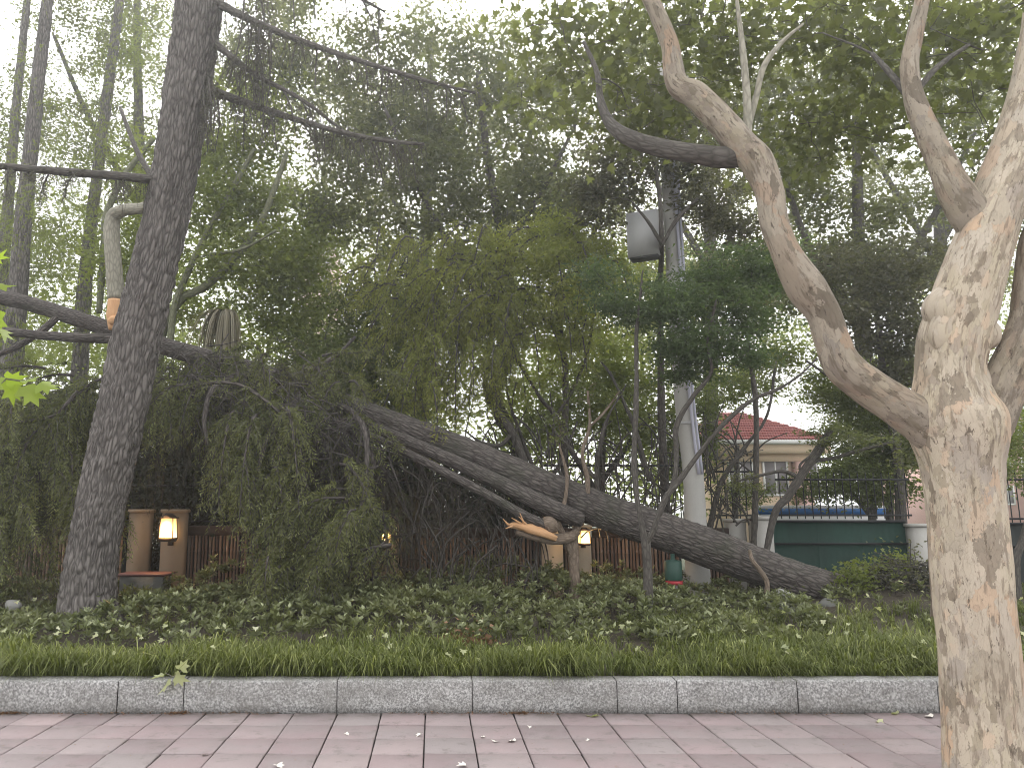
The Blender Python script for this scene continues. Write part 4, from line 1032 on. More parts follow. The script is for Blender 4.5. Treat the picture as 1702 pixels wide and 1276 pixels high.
for q_, puf_, lab_ in (
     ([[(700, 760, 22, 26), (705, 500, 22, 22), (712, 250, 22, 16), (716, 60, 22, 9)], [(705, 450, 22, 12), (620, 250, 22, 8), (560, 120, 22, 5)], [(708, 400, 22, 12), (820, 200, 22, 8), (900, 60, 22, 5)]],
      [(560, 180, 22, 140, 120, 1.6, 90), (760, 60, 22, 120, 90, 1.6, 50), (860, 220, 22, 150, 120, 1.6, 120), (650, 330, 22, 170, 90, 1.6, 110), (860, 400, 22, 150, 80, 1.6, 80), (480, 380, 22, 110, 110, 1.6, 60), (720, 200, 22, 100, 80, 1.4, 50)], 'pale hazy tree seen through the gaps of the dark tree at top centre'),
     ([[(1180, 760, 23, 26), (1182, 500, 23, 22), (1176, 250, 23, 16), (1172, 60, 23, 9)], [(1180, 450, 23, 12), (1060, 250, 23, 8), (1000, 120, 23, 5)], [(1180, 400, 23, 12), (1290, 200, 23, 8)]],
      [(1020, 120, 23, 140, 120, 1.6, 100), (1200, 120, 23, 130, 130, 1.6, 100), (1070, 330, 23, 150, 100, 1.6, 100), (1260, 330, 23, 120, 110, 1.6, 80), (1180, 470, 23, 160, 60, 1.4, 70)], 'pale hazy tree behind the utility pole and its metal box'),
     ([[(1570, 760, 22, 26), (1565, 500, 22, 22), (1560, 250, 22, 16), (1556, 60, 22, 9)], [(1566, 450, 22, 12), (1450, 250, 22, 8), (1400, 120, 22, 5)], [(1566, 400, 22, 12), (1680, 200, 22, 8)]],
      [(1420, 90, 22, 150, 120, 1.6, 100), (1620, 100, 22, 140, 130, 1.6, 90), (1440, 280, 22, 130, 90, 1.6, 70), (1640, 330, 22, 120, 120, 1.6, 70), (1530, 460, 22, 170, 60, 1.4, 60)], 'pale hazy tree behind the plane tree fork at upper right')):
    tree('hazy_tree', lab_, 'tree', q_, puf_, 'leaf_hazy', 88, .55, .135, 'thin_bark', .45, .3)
tree('evergreen_tree', 'dense small-leaved evergreen mound above the middle of the fallen trunk', 'tree',
     [[(610, 900, 12.8, 22), (612, 700, 12.8, 18), (620, 600, 12.8, 14), (630, 520, 12.8, 9)], [(612, 700, 12.8, 14), (570, 620, 12.8, 10), (540, 560, 12.8, 6)]],
     [(600, 590, 12.8, 130, 110, .9, 120), (660, 500, 12.8, 90, 70, .9, 50), (520, 640, 12.6, 90, 50, .7, 36), (690, 640, 12.5, 60, 60, .6, 26), (600, 720, 12.8, 140, 60, .8, 40)],
     'leaf_mid', 150, .34, .07, 'thin_bark', .35, .1, .5, .8)
tree('tall_broadleaf_tree', 'tall dark-leaved tree filling the top centre, dark stem behind the fallen trunk', 'tree',
     [[(868, 860, 13, 30), (862, 750, 13, 26), (832, 690, 13, 24), (822, 640, 13, 22), (846, 592, 13, 20), (850, 500, 13, 18), (835, 400, 13, 16), (810, 260, 13, 13), (795, 120, 13, 9)],
      [(846, 592, 13, 12), (790, 480, 13, 11), (740, 395, 12.9, 10), (690, 300, 12.9, 8), (640, 180, 12.8, 5)],
      [(835, 420, 13, 10), (900, 320, 13, 8), (960, 200, 13, 6)]],
     [(560, 130, 13.5, 110, 100, 1.2, 50), (640, 250, 13.5, 130, 70, 1.2, 70), (760, 110, 13.5, 90, 80, 1.2, 50), (880, 150, 13.5, 120, 120, 1.4, 90), (780, 300, 13.2, 140, 90, 1.3, 100), (560, 350, 13.6, 80, 50, 1, 22), (930, 330, 13.2, 100, 90, 1.2, 70), (700, -90, 13.5, 250, 60, 1.3, 60), (700, 400, 13.2, 90, 50, .9, 26), (480, 60, 13.6, 60, 80, 1, 26), (560, 330, 13.6, 90, 60, 1, 26), (640, 90, 13.8, 100, 90, 1.2, 40), (720, 210, 13.6, 120, 60, 1.2, 50)],
     'leaf_dark', 80, .44, .105, 'thin_bark', .5, .3)
maple = tree('maple_tree', 'maple with fine yellow-green foliage hanging over the fallen trunk', 'tree',
     [[(938, 900, 11.9, 14), (938, 753, 11.9, 12), (940, 626, 11.8, 10), (930, 540, 11.8, 9), (915, 440, 11.7, 7)],
      [(938, 753, 11.9, 9), (934, 717, 11.8, 9), (920, 686, 11.7, 8), (900, 664, 11.6, 6), (860, 600, 11.4, 5), (800, 520, 11.2, 4)],
      [(925, 690, 11.8, 6), (950, 650, 11.8, 6), (975, 590, 11.8, 5), (990, 500, 11.8, 4)],
      [(930, 560, 11.8, 7), (880, 500, 11.5, 5), (800, 440, 11.2, 4), (740, 430, 11, 3)]],
     [(790, 500, 11.2, 110, 70, .7, 34), (900, 480, 11.2, 90, 80, .6, 26), (850, 420, 11.6, 120, 50, .9, 36), (930, 400, 11.8, 80, 60, .8, 30), (880, 560, 11.4, 80, 80, .6, 20), (960, 520, 11.8, 60, 60, .6, 24), (990, 440, 11.8, 70, 70, .6, 30)],
     'leaf_maple', 120, .34, .068, 'thin_bark', .35, .45, .4, .45, .012)
tree('young_maple', 'slender dark-stemmed maple with layered blue-green foliage left of the utility pole', 'tree',
     [[(1075, 1035, 8.85, 17), (1077, 960, 8.85, 15), (1074, 905, 8.85, 15), (1066, 870, 8.9, 9), (1057, 810, 9.0, 9), (1054, 753, 9.05, 9), (1058, 647, 9.1, 8), (1058, 555, 9.15, 6), (1064, 490, 9.2, 4), (1068, 450, 9.2, 2)],
      [(1074, 905, 8.85, 11), (1088, 875, 8.8, 9), (1104, 832, 8.8, 9), (1135, 790, 8.8, 8), (1197, 710, 8.8, 7), (1250, 665, 8.8, 6), (1292, 647, 8.8, 5), (1331, 622, 8.8, 4), (1358, 596, 8.8, 3)],
      [(1095, 855, 8.8, 8), (1120, 800, 8.9, 9), (1124, 753, 9, 9), (1125, 705, 9, 8), (1150, 662, 9, 7), (1182, 618, 9, 6), (1176, 570, 9, 5), (1190, 500, 9, 3)]],
     [(1090, 510, 9.5, 90, 40, .5, 32), (1180, 560, 9.3, 100, 40, .5, 32), (1250, 520, 9.4, 75, 45, .5, 24), (1010, 470, 9.6, 60, 60, .4, 20), (1240, 590, 9.1, 50, 25, .4, 14), (1200, 450, 9.6, 70, 50, .5, 34), (1140, 590, 9.4, 60, 50, .4, 24), (1280, 440, 9.6, 50, 60, .4, 24), (1130, 500, 9.2, 60, 30, .4, 20)],
     'leaf_teal', 110, .30, .062, 'thin_bark', .5, .3, .4, .3, .01)
tree('shade_tree', 'dark-leaved tree in the shade around the metal box on the pole', 'tree',
     [[(1110, 900, 11.9, 16), (1100, 700, 11.9, 13), (1098, 480, 11.0, 9), (1100, 400, 10.3, 8), (1096, 330, 10.2, 7), (1085, 240, 10.2, 5)],
      [(1100, 408, 10.3, 6), (1125, 365, 10.2, 6), (1160, 330, 10.2, 4)], [(1100, 405, 10.3, 6), (1078, 370, 10.2, 5), (1050, 335, 10.2, 4)]],
     [(1080, 250, 10.4, 100, 60, .7, 46), (1170, 330, 10.6, 60, 50, .5, 22), (1010, 320, 10.8, 60, 70, .5, 26), (1110, 180, 10.6, 120, 50, .7, 34), (1230, 400, 10.8, 40, 50, .5, 14)],
     'leaf_plum', 100, .34, .085, 'thin_bark', .6, .3, .5, .5, .014)
tree('tall_background_tree', 'tall leafy tree behind the plane tree, filling the upper right', 'tree',
     [[(1450, 900, 14.5, 34), (1445, 700, 14.5, 30), (1430, 500, 14.5, 24), (1425, 300, 14.5, 16), (1420, 80, 14.5, 9)],
      [(1435, 560, 14.5, 16), (1340, 400, 14.4, 12), (1290, 240, 14.3, 7)], [(1435, 520, 14.5, 16), (1540, 380, 14.5, 12), (1620, 220, 14.5, 7)]],
     [(1360, 150, 14.5, 150, 110, 1.4, 90), (1540, 180, 14.5, 140, 120, 1.4, 90), (1650, 330, 14.5, 90, 110, 1.2, 40), (1360, 330, 14.6, 90, 60, 1.1, 34), (1480, 350, 14.6, 120, 60, 1.1, 30), (1220, 180, 14.5, 90, 90, 1.2, 70), (1300, 260, 14, 90, 60, 1, 50), (1420, 420, 14, 100, 50, 1, 40), (1480, -60, 14.5, 300, 70, 1.3, 70), (1300, 480, 14.5, 110, 50, 1, 36), (1080, 80, 14.5, 100, 80, 1.2, 44), (1450, 450, 14.5, 130, 35, 1, 30)],
     'leaf_dark', 78, .44, .105, 'thin_bark', .5, .3)
tree('plum_tree', 'low dark purple-leaved tree between the plane tree limbs', 'tree',
     [[(1500, 900, 12.2, 18), (1490, 740, 12.2, 16), (1470, 640, 12.2, 13), (1460, 540, 12.2, 9)], [(1480, 690, 12.2, 10), (1400, 640, 12, 7), (1340, 600, 12, 4)]],
     [(1460, 520, 12.2, 100, 60, .8, 44), (1500, 600, 12.2, 60, 50, .6, 20), (1370, 440, 12.4, 70, 40, .6, 14), (1500, 430, 12.4, 90, 50, .8, 20)],
     'leaf_plum', 110, .34, .085, 'thin_bark', .6, .3)
tree('garden_shrub', 'bright yellow-green shrub glimpsed below the plane tree fork', 'shrub',
     [[(1480, 900, 13.5, 14), (1478, 760, 13.5, 10), (1480, 680, 13.5, 7)]],
     [(1440, 680, 13.6, 80, 40, .6, 44), (1490, 620, 13.6, 40, 25, .5, 18), (1690, 730, 13.6, 60, 60, .6, 24), (1390, 650, 14, 60, 40, .6, 30), (1230, 640, 14, 60, 50, .6, 26), (1300, 590, 14, 70, 24, .6, 18)], 'leaf_yellow', 130, .34, .07)
tree('hedge_tree', 'rounded mid-green shrub rising behind the railing above the green hoarding', 'shrub',
     [[(1450, 960, 12.6, 16), (1450, 840, 12.6, 12), (1455, 780, 12.6, 8)], [(1450, 860, 12.6, 10), (1400, 800, 12.6, 7)]],
     [(1450, 780, 12.6, 90, 55, .6, 70), (1510, 720, 12.6, 50, 50, .5, 30), (1360, 810, 12.5, 40, 30, .4, 14), (1420, 720, 12.8, 60, 25, .5, 16)], 'leaf_mid', 150, .3, .06)
tree('hedge_tree', 'light green shrub behind the spear-topped railing left of the utility pole', 'shrub',
     [[(1000, 980, 13, 16), (1000, 800, 13, 12), (1005, 700, 13, 8)], [(1000, 830, 13, 10), (930, 720, 13, 7)], [(1000, 800, 13, 10), (1080, 690, 13, 7)]],
     [(980, 660, 13, 130, 70, .9, 90), (900, 720, 13, 80, 50, .7, 36), (1060, 720, 13, 80, 50, .7, 36), (1010, 590, 13.2, 100, 50, .8, 36)], 'leaf_yellow', 120, .36, .065)
tree('hedge_tree', 'dark shrub behind the railing just right of the utility pole', 'shrub',
     [[(1220, 980, 12.8, 14), (1222, 850, 12.8, 10), (1225, 740, 12.8, 7)]],
     [(1150, 690, 12.8, 50, 60, .5, 30), (1140, 760, 12.7, 50, 40, .5, 20), (1210, 640, 12.8, 50, 30, .5, 10), (1240, 830, 12.7, 40, 25, .4, 8)], 'leaf_mid', 120, .32, .06)
tree('hedge_tree', 'dense hedge mass with shade painted into its leaves, behind the left bamboo fence', 'hedge',
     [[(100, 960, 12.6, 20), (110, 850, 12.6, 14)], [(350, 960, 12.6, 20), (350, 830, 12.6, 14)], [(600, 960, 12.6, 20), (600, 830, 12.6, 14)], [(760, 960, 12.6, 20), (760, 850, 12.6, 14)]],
     [(120, 760, 12.6, 180, 110, .5, 130), (380, 770, 12.6, 160, 100, .5, 130), (640, 820, 12.6, 160, 70, .5, 90), (800, 840, 12.6, 100, 50, .5, 40), (120, 900, 12.4, 180, 40, .4, 30), (420, 700, 12.4, 160, 30, .3, 30), (130, 930, 12.3, 190, 40, .3, 70), (300, 840, 12.2, 150, 40, .25, 80), (60, 850, 12.2, 150, 40, .25, 50), (430, 920, 12.3, 170, 45, .3, 70), (740, 930, 12.3, 170, 45, .3, 60)], 'hedge_leaf_shaded', 170, .4, .085, 'thin_bark', .4, .2, .6, .8)

# slender stems rising in front of the railing
tree('forked_sapling', 'young brown-barked tree forking low in front of the smallest lantern', 'tree',
     [[(957, 1010, 10.0, 26), (955, 960, 10, 19), (953, 900, 10, 17), (960, 875, 10, 13), (973, 848, 9.95, 8), (977, 800, 9.9, 7), (968, 752, 9.9, 6), (980, 707, 9.9, 5), (977, 650, 9.9, 4)],
      [(952, 925, 10, 12), (940, 897, 9.95, 12), (926, 862, 9.9, 9), (938, 835, 9.85, 7), (942, 790, 9.85, 5), (930, 740, 9.85, 4)],
      [(977, 712, 9.9, 4), (1005, 684, 9.9, 4), (1030, 650, 9.9, 3)]],
     [(980, 640, 10, 50, 30, .3, 8), (930, 720, 10, 30, 30, .2, 4)], 'leaf_mid', 60, .2, .05, 'brown_bark', rb=.008)
tree('slender_tree', 'dark slanting bare stem rising from the pale grey pier to the right', 'tree',
     [[(1262, 990, 10.6, 8), (1285, 860, 10.6, 12), (1310, 825, 10.6, 13), (1335, 785, 10.6, 14), (1362, 745, 10.6, 15), (1380, 715, 10.6, 10)],
      [(1330, 795, 10.6, 8), (1300, 783, 10.6, 6), (1255, 792, 10.6, 5), (1225, 800, 10.6, 3)],
      [(1355, 765, 10.6, 8), (1390, 760, 10.5, 6), (1440, 745, 10.5, 5), (1495, 732, 10.4, 3)],
      [(1335, 790, 10.6, 4), (1330, 772, 10.6, 4), (1355, 752, 10.6, 4)]],
     [(1420, 735, 10.5, 70, 18, .3, 12), (1370, 720, 10.5, 40, 25, .3, 8), (1240, 800, 10.6, 30, 20, .2, 4)], 'leaf_dark', 70, .22, .05, 'thin_bark', .8, .3, rb=.008, squash=.3)
tree('slender_tree', 'upright dark thin stem directly above the pale grey pier', 'tree',
     [[(1248, 1000, 11, 11), (1255, 848, 11, 10), (1257, 717, 11, 9), (1254, 647, 11, 8), (1247, 598, 11, 6), (1240, 540, 11, 4)]],
     [(1245, 560, 11, 60, 30, .4, 12)], 'leaf_dark', 70, .25, .05, rb=.008)
tree('slender_tree', 'thin dark stem leaning left between the railing and the plane tree limb', 'tree',
     [[(1175, 900, 11.1, 10), (1197, 806, 11.1, 9), (1236, 746, 11.1, 7), (1275, 690, 11.1, 5), (1290, 600, 11.1, 3)]],
     [(1290, 620, 11.1, 50, 25, .3, 8)], 'leaf_dark', 60, .22, .05, rb=.008)
tree('slender_tree', 'dark crooked stem at left of the slender group behind the fallen trunk', 'tree',
     [[(900, 850, 11, 14), (876, 780, 11, 14), (850, 715, 11, 13), (815, 672, 11, 10), (808, 630, 11, 7), (830, 570, 11, 4)],
      [(852, 720, 11, 8), (830, 740, 11, 7), (800, 735, 11, 5), (772, 715, 11, 3)]], [], 'leaf_dark', 0, 0, 0)
tree('slender_tree', 'thin stem leaning up-left in the middle of the slender group', 'tree',
     [[(1080, 800, 11, 8), (1058, 720, 11, 7), (1040, 675, 11, 6), (1019, 629, 11, 5), (998, 600, 11, 3)]], [], 'leaf_dark', 0, 0, 0)
tree('slender_tree', 'slim stem fanning right beside the forked sapling', 'tree',
     [[(1000, 880, 11, 9), (992, 790, 11, 8), (1000, 730, 11, 7), (1012, 690, 11, 5), (1040, 640, 11, 3)],
      [(994, 800, 11, 6), (950, 750, 11, 5), (900, 690, 11, 3)]], [], 'leaf_dark', 0, 0, 0)
tree('slender_tree', 'slim stem fanning left behind the torn orange branch', 'tree',
     [[(910, 860, 11.2, 9), (890, 790, 11.2, 8), (868, 730, 11.2, 6), (845, 660, 11.2, 4), (838, 600, 11.2, 3)],
      [(900, 820, 11.2, 6), (930, 770, 11.2, 5), (960, 700, 11.2, 3)]], [], 'leaf_dark', 0, 0, 0)
# bare twiggery behind the trunk
tb = MB()
for k in range(230):
    px = rng.uniform(740, 1250); py = rng.uniform(740, 900); Yd = rng.uniform(10.9, 11.3)
    a = rng.normal() * .5 - .1; ln = rng.uniform(30, 100)
    p2, r2 = pxpath([(px, py, Yd, 3.2), (px + ln * .5 * math.sin(a), py - ln * .5 * math.cos(a), Yd, 2.4), (px + ln * math.sin(a * 1.5), py - ln * math.cos(a * 1.3), Yd + rng.normal() * .1, 1.2)], 3)
    tb.tube(p2, r2, 4, cap=False)
o = tb.build('bare_twigs', M['thin_bark'], kind='stuff'); tag(o, 'tangle of bare grey twigs along the railing behind the fallen trunk', 'twigs')
tb = MB()
for k in range(260):
    px = rng.uniform(590, 900); py = rng.uniform(760, 990); Yd = rng.uniform(9.8, 10.6)
    if py < 700 + (px - 600) * .5: continue
    a = rng.normal() * 1.0; ln = rng.uniform(30, 120)
    p2, r2 = pxpath([(px, py, Yd, 3.0), (px + ln * .5 * math.sin(a), py + ln * .5 * math.cos(a), Yd, 2.4), (px + ln * math.sin(a * .6), py + ln * math.cos(a * .6), Yd + rng.normal() * .1, 1.2)], 3)
    tb.tube(p2, r2, 4, cap=False)
o = tb.build('broken_twigs', M['thin_bark'], kind='stuff'); tag(o, 'broken bare twigs hanging below the fallen trunk', 'twigs')
# hooked stub before the fallen trunk
p2, r2 = pxpath([(1272, 1000, 9.6, 9), (1275, 968, 9.6, 8), (1262, 946, 9.6, 8), (1250, 930, 9.6, 7), (1246, 914, 9.65, 5)], 8)
m = MB(); m.tube(p2, r2, 10, disp=rough(.003, 30, 10)); o = m.build('bent_stub', M['brown_bark'], smooth=True); tag(o, 'short bent brown stem curling up against the fallen trunk near its butt', 'stem')
tree('street_sapling', 'small grey forked tree just right of the plane tree trunk', 'tree',
     [[(1690, 1040, 9.4, 20), (1686, 970, 9.4, 18), (1687, 930, 9.4, 15), (1700, 895, 9.4, 11), (1712, 850, 9.4, 8)], [(1686, 945, 9.4, 11), (1672, 918, 9.4, 9), (1660, 900, 9.4, 6)]],
     [(1740, 800, 9.4, 40, 40, .3, 10)], 'leaf_mid', 90, .25, .06, 'thin_bark', rb=.01)
tree('street_sapling', 'reddish trunk mostly hidden behind the left edge of the plane trunk', 'tree',
     [[(1560, 1070, 8.6, 26), (1558, 980, 8.6, 22), (1552, 880, 8.7, 18), (1548, 790, 8.8, 13), (1540, 720, 8.9, 9)]],
     [(1535, 740, 9.2, 40, 60, .3, 18)], 'leaf_dark', 100, .26, .055, 'brown_bark', rb=.01)

# feathery hanging strands of the maple, built like the boughs
bl3, bs3 = MB(), MB()
for (x, y, Yk, n_, sx, sy, ln, dr) in ((770, 420, 11.2, 26, 60, 30, 120, -.5), (850, 400, 11.3, 22, 60, 26, 120, -.2), (730, 500, 11.0, 20, 35, 35, 120, -.35), (700, 590, 10.7, 16, 24, 30, 110, -.15), (800, 520, 11.0, 20, 55, 30, 120, -.3),
                                      (900, 480, 11.3, 18, 50, 35, 100, .1), (820, 600, 10.9, 14, 40, 25, 90, -.3), (960, 400, 11.6, 12, 40, 30, 90, .2), (690, 440, 11.4, 10, 40, 25, 100, -.7)):
    for k in range(n_):
        px = x + rng.normal() * sx; py = y + rng.normal() * sy; Y_ = Yk + rng.normal() * .25
        a = dr + rng.normal() * .35; l = ln * (.6 + .7 * rng.random()); ex, ey = math.sin(a) * l, math.cos(a) * l
        bough([(px, py, Y_ + .15, 4), (px + ex * .3, py + ey * .1 - 5, Y_, 3.2), (px + ex * .75, py + ey * .5, Y_ - .1, 2.2), (px + ex, py + ey, Y_ - .15, 1)], 15, .27, .06, bl3, bs3)
bs3.build('shoot', M['thin_bark'], maple, kind='stuff'); bl3.build('hanging_foliage', M['leaf_maple'], maple, kind='stuff')
# --- palm with hanging dead leaves
pc = at(378, 520, 12.2); pr = thing('fan_palm', 'palm head with drooping grey straw-like leaves above the fallen trunk', 'palm', at(380, 900, 12.2))
p2, r2 = pxpath([(382, 980, 12.2, 18), (382, 700, 12.2, 15), (380, 545, 12.2, 12)], 6); m = MB(); m.tube(p2, r2, 12, disp=rough(.01, 20, 20)); m.build('trunk', M['straw'], pr, smooth=True)
kk = mpp(378, 520, 12.2)
for k in range(280):
    th = rng.random() * 2 * math.pi if k % 3 else math.pi + rng.normal() * .5; rx = rng.uniform(14, 34) * kk; hh = rng.uniform(50, 110) * kk
    out = rng.uniform(.5, 1.2) if k % 3 else rng.uniform(1.2, 2.6)
    t_ = np.linspace(0, 1, 7)[:, None]
    d = np.array((math.cos(th), math.sin(th) * .8, 0))
    P = pc + d * rx * out * np.sin(t_ * 1.5) + np.array((0, 0, 1.0)) * (14 * kk * np.sin(t_ * 2.6) - hh * t_ ** 2)
    w = .013 * (1.1 - .7 * t_)
    s_ = np.array((-math.sin(th), math.cos(th), 0)) + d * rng.normal() * .5
    V = np.stack([P - s_ * w, P + s_ * w], 1).reshape(-1, 3)
    m = MB(); m.add(V, [(2 * i, 2 * i + 1, 2 * i + 3, 2 * i + 2) for i in range(6)], rnd=np.full(14, rng.random() * .99 + .01)); m.build('frond', M['straw'], pr)

# --- far wood
fw = MB(); fb = MB()
def far(n, xr, yr, Yr, L, per, cr):
    C = []
    for k in range(n):
        C.append(at(rng.uniform(*xr), rng.uniform(*yr), rng.uniform(*Yr)))
    C = np.array(C); C = C[C[:, 2] > .2]
    crown(fw, C, per, cr, L, 'quad', .45, .2, .6, .8)
far(420, (-260, 1150), (560, 840), (19, 28), .17, 90, 1.1)
far(230, (-260, 620), (330, 600), (20, 30), .17, 80, 1.1)
far(150, (600, 1180), (420, 600), (20, 28), .17, 80, 1.0)
far(160, (1380, 1950), (430, 800), (26, 34), .19, 80, 1.1)
far(90, (1000, 1400), (420, 570), (28, 34), .19, 80, 1.1)
o = fw.build('distant_wood', M['leaf_yellow'], kind='stuff'); tag(o, 'mass of pale green trees far behind the fence', 'trees')

# ================================================================== GROUND COVER
az = MB(); azs = MB()
N = 3900
xs = rng.uniform(-6.2, 9.8, N); ys = KB + .95 + rng.random(N) ** .9 * 3.9
hump = noise3(np.stack([xs * 1.3, ys * 1.3, ys * 0], -1), 41)
hh = .13 + .27 * hump * np.clip((ys - 7.0) / 1.2, .25, 1)
keep = (rng.random(N) < .96) & ~((xs > 3.2) & (ys < 8.4) & (rng.random(N) < .82)) & ~((xs > 4.3) & (rng.random(N) < .75))
xs, ys, hh = xs[keep], ys[keep], hh[keep]
hh = np.where(xs > 3.0, hh * .6, hh)
hh = np.where((xs > -4.9) & (xs < -3.3) & (ys > 8.6), hh * .45, hh) * .92
hh = hh + .16 * np.clip((ys - 9.6) / 1.2, 0, 1) * (noise3(np.stack([xs * 2.1, ys * 2.1, ys * 0], -1), 43) > .52)
zb = bed_z(xs, ys)
tops = np.stack([xs, ys, zb + hh * (.75 + .35 * rng.random(len(xs)))], -1)
for k in range(len(xs)):
    base = np.array((xs[k] + rng.normal() * .03, ys[k] + rng.normal() * .03, zb[k] - .02)); c = tops[k]
    if k % 2 == 0: azs.tube([base, (base + c) / 2 + rng.normal(size=3) * .015, c], [.004, .003, .002], 3, cap=False)
    nr = rng.integers(9, 15); th = rng.random() * 6 + np.arange(nr) * 2.4
    up = np.linspace(.15, 1.1, nr)
    D = np.stack([np.cos(th), np.sin(th), up], -1)
    P = c + np.stack([np.zeros(nr), np.zeros(nr), np.linspace(-.05, .0, nr)], -1) + rng.normal(size=(nr, 3)) * .006
    rn = np.clip(np.linspace(.1, .8, nr) * rng.uniform(.5, 1.25) + rng.normal(size=nr) * .1, 0, 1)
    put_leaves(az, P, .062 + .028 * rng.random(nr), 'quad', .4, 0, .42, rnd=rn, dirs=unit(D + rng.normal(size=D.shape) * .15))
    if k % 3 == 0:
        n2 = 10; P = c + rng.normal(size=(n2, 3)) * .06; P[:, 2] -= rng.random(n2) * hh[k] * .7
        put_leaves(az, P, .05, 'quad', .5, .1, .42)
o = az.build('azalea_groundcover', M['azalea'], kind='stuff'); tag(o, 'low azalea shrubs covering the bed behind the grass', 'ground cover')
o = azs.build('azalea_stems', M['thin_bark'], kind='stuff'); tag(o, 'thin stems under the azalea leaves', 'ground cover')
gr = MB()
def blades(n, xr, yr, L, W, dens_seed, z_off=0, lean_front=0.0):
    tx = rng.uniform(*xr, n // 14); ty = yr[0] + (yr[1] - yr[0]) * rng.random(n // 14)
    sel = noise3(np.stack([tx * 2.2, ty * 2.2, tx * 0], -1), dens_seed) > .22
    tx, ty = tx[sel], ty[sel]
    x = np.repeat(tx, 14) + rng.normal(size=len(tx) * 14) * .03; y = np.repeat(ty, 14) + rng.normal(size=len(tx) * 14) * .03
    tuft = np.repeat(rng.random(len(tx)), 14)
    y = np.maximum(y, KB + .005)
    th = rng.random(len(x)) * 2 * np.pi; l = L * (.5 + .6 * rng.random(len(x))) * (.45 + .75 * tuft) * (.6 + .8 * noise3(np.stack([x * 1.6, y * 1.6, x * 0], -1), 77))
    lean = .3 + .9 * rng.random(len(x))
    d = np.stack([np.cos(th), np.sin(th) - lean_front, x * 0], -1)
    base = np.stack([x, y, bed_z(x, y) - .01], -1); s_ = np.stack([-np.sin(th), np.cos(th), x * 0], -1)
    p1 = base + d * (l * .22 * lean)[:, None] + np.array((0, 0, 1.0)) * (l * .5)[:, None]
    p2 = base + d * (l * .5 * lean)[:, None] + np.array((0, 0, 1.0)) * (l * (.86 - .2 * lean))[:, None]
    p3 = base + d * (l * .85 * lean)[:, None] + np.array((0, 0, 1.0)) * (l * (.95 - .62 * lean))[:, None]
    w = (W * (.7 + .6 * rng.random(len(x))))[:, None] * s_
    V = np.stack([base - w, base + w, p1 - w, p1 + w, p2 - w * .8, p2 + w * .8, p3], 1).reshape(-1, 3)
    k = np.arange(len(x))[:, None] * 7
    Q = np.concatenate([k + np.array((0, 1, 3, 2)), k + np.array((2, 3, 5, 4))]); T = k + np.array((4, 5, 6))
    rn = np.clip(rng.random(len(x)) * .65 + tuft * .35, .01, 1)
    gr.add(V, Q, T, rnd=np.repeat(rn, 7))
blades(20000, (-4.5, 7.0), (KB + .0, KB + .55), .23, .0048, 51, lean_front=.45)
blades(15000, (-4.8, 7.4), (KB + .4, KB + .95), .21, .0050, 52)
blades(9000, (2.0, 8.2), (KB + 1.1, KB + 3.0), .2, .0045, 53)
blades(5000, (-5.4, 8.2), (KB + 1.1, KB + 2.6), .18, .0045, 54)
blades(2600, (-4.5, 7.0), (KB - .01, KB + .06), .26, .0046, 58, lean_front=1.3)
o = gr.build('border_grass', M['grass'], kind='stuff'); tag(o, 'bright tufted border grass along the top of the kerb', 'grass')
# litter of pale and brown leaves lying in the bed
lt = MB(); n = 260; x = rng.uniform(-4.6, 7, n); y = rng.uniform(KB, 9.5, n)
put_leaves(lt, np.stack([x, y, bed_z(x, y) + .10 + rng.random(n) * .12], -1), .04 + .03 * rng.random(n), 'lobed', .7, .1)
o = lt.build('leaf_litter', M['pale_leaf'], kind='stuff'); tag(o, 'pale torn leaves scattered over the grass and shrubs', 'leaf litter')
cl = MB(); n = 2600; x = rng.uniform(-5, 7, n); x = x + .3 * np.sin(x * 5)
sel = noise3(np.stack([x * 1.5, x * 0, x * 0], -1), 88) > .42; x = x[sel]; n = len(x)
yy = KY - .012 - np.abs(rng.normal(size=n)) * .03
put_leaves(cl, np.stack([x, yy, np.full(n, .030) + rng.random(n) * .008], -1), .008 + .016 * rng.random(n), 'quad', .8, 0, .5)
n = 500; x = rng.uniform(-5, 7, n); yy = rng.uniform(3, 6.0, n)
put_leaves(cl, np.stack([x, yy, np.full(n, .031)], -1), .006 + .010 * rng.random(n), 'quad', .9, 0, .5)
o = cl.build('kerb_litter', M['dead'], kind='stuff'); tag(o, 'crumbs of soil and dry leaf bits along the kerb foot', 'litter')
# brown withered patch
bl = MB(); n = 240
C = np.array([at(775 + rng.normal() * 22, 1066 + rng.normal() * 14, 7.35 + rng.normal() * .12) for k in range(n)])
C[:, 2] = np.maximum(C[:, 2], bed_z(C[:, 0], C[:, 1]) + .05)
put_leaves(bl, C, .035 + .03 * rng.random(n), 'quad', .3, .2, .6)
o = bl.build('withered_leaves', M['dead'], kind='stuff'); tag(o, 'clump of withered brown leaves among the shrubs above the middle of the kerb', 'dead leaves')

for (px, py, Yw, n_, lab) in ((1432, 962, 9.9, 16, 'leafy weeds growing at the butt of the fallen trunk'), (1478, 935, 10.6, 12, 'leafy sprouts in front of the hoarding behind the brushwood heap')):
    C = puff_centres([(px, py, Yw, 45, 28, .25, n_)]); w_ = thing('weed_clump', lab, 'weeds', (C[:, 0].mean(), Yw, .3))
    b_ = MB(); skeleton(b_, [(at(px, 1010, Yw), .012), (at(px - 10, 1000, Yw), .012)], C, .01); b_.build('stem', M['olive_bark'], w_, kind='stuff')
    l_ = MB(); crown(l_, C, 60, .2, .06, 'quad', .4, .2); l_.build('foliage', M['leaf_yellow'], w_, kind='stuff')
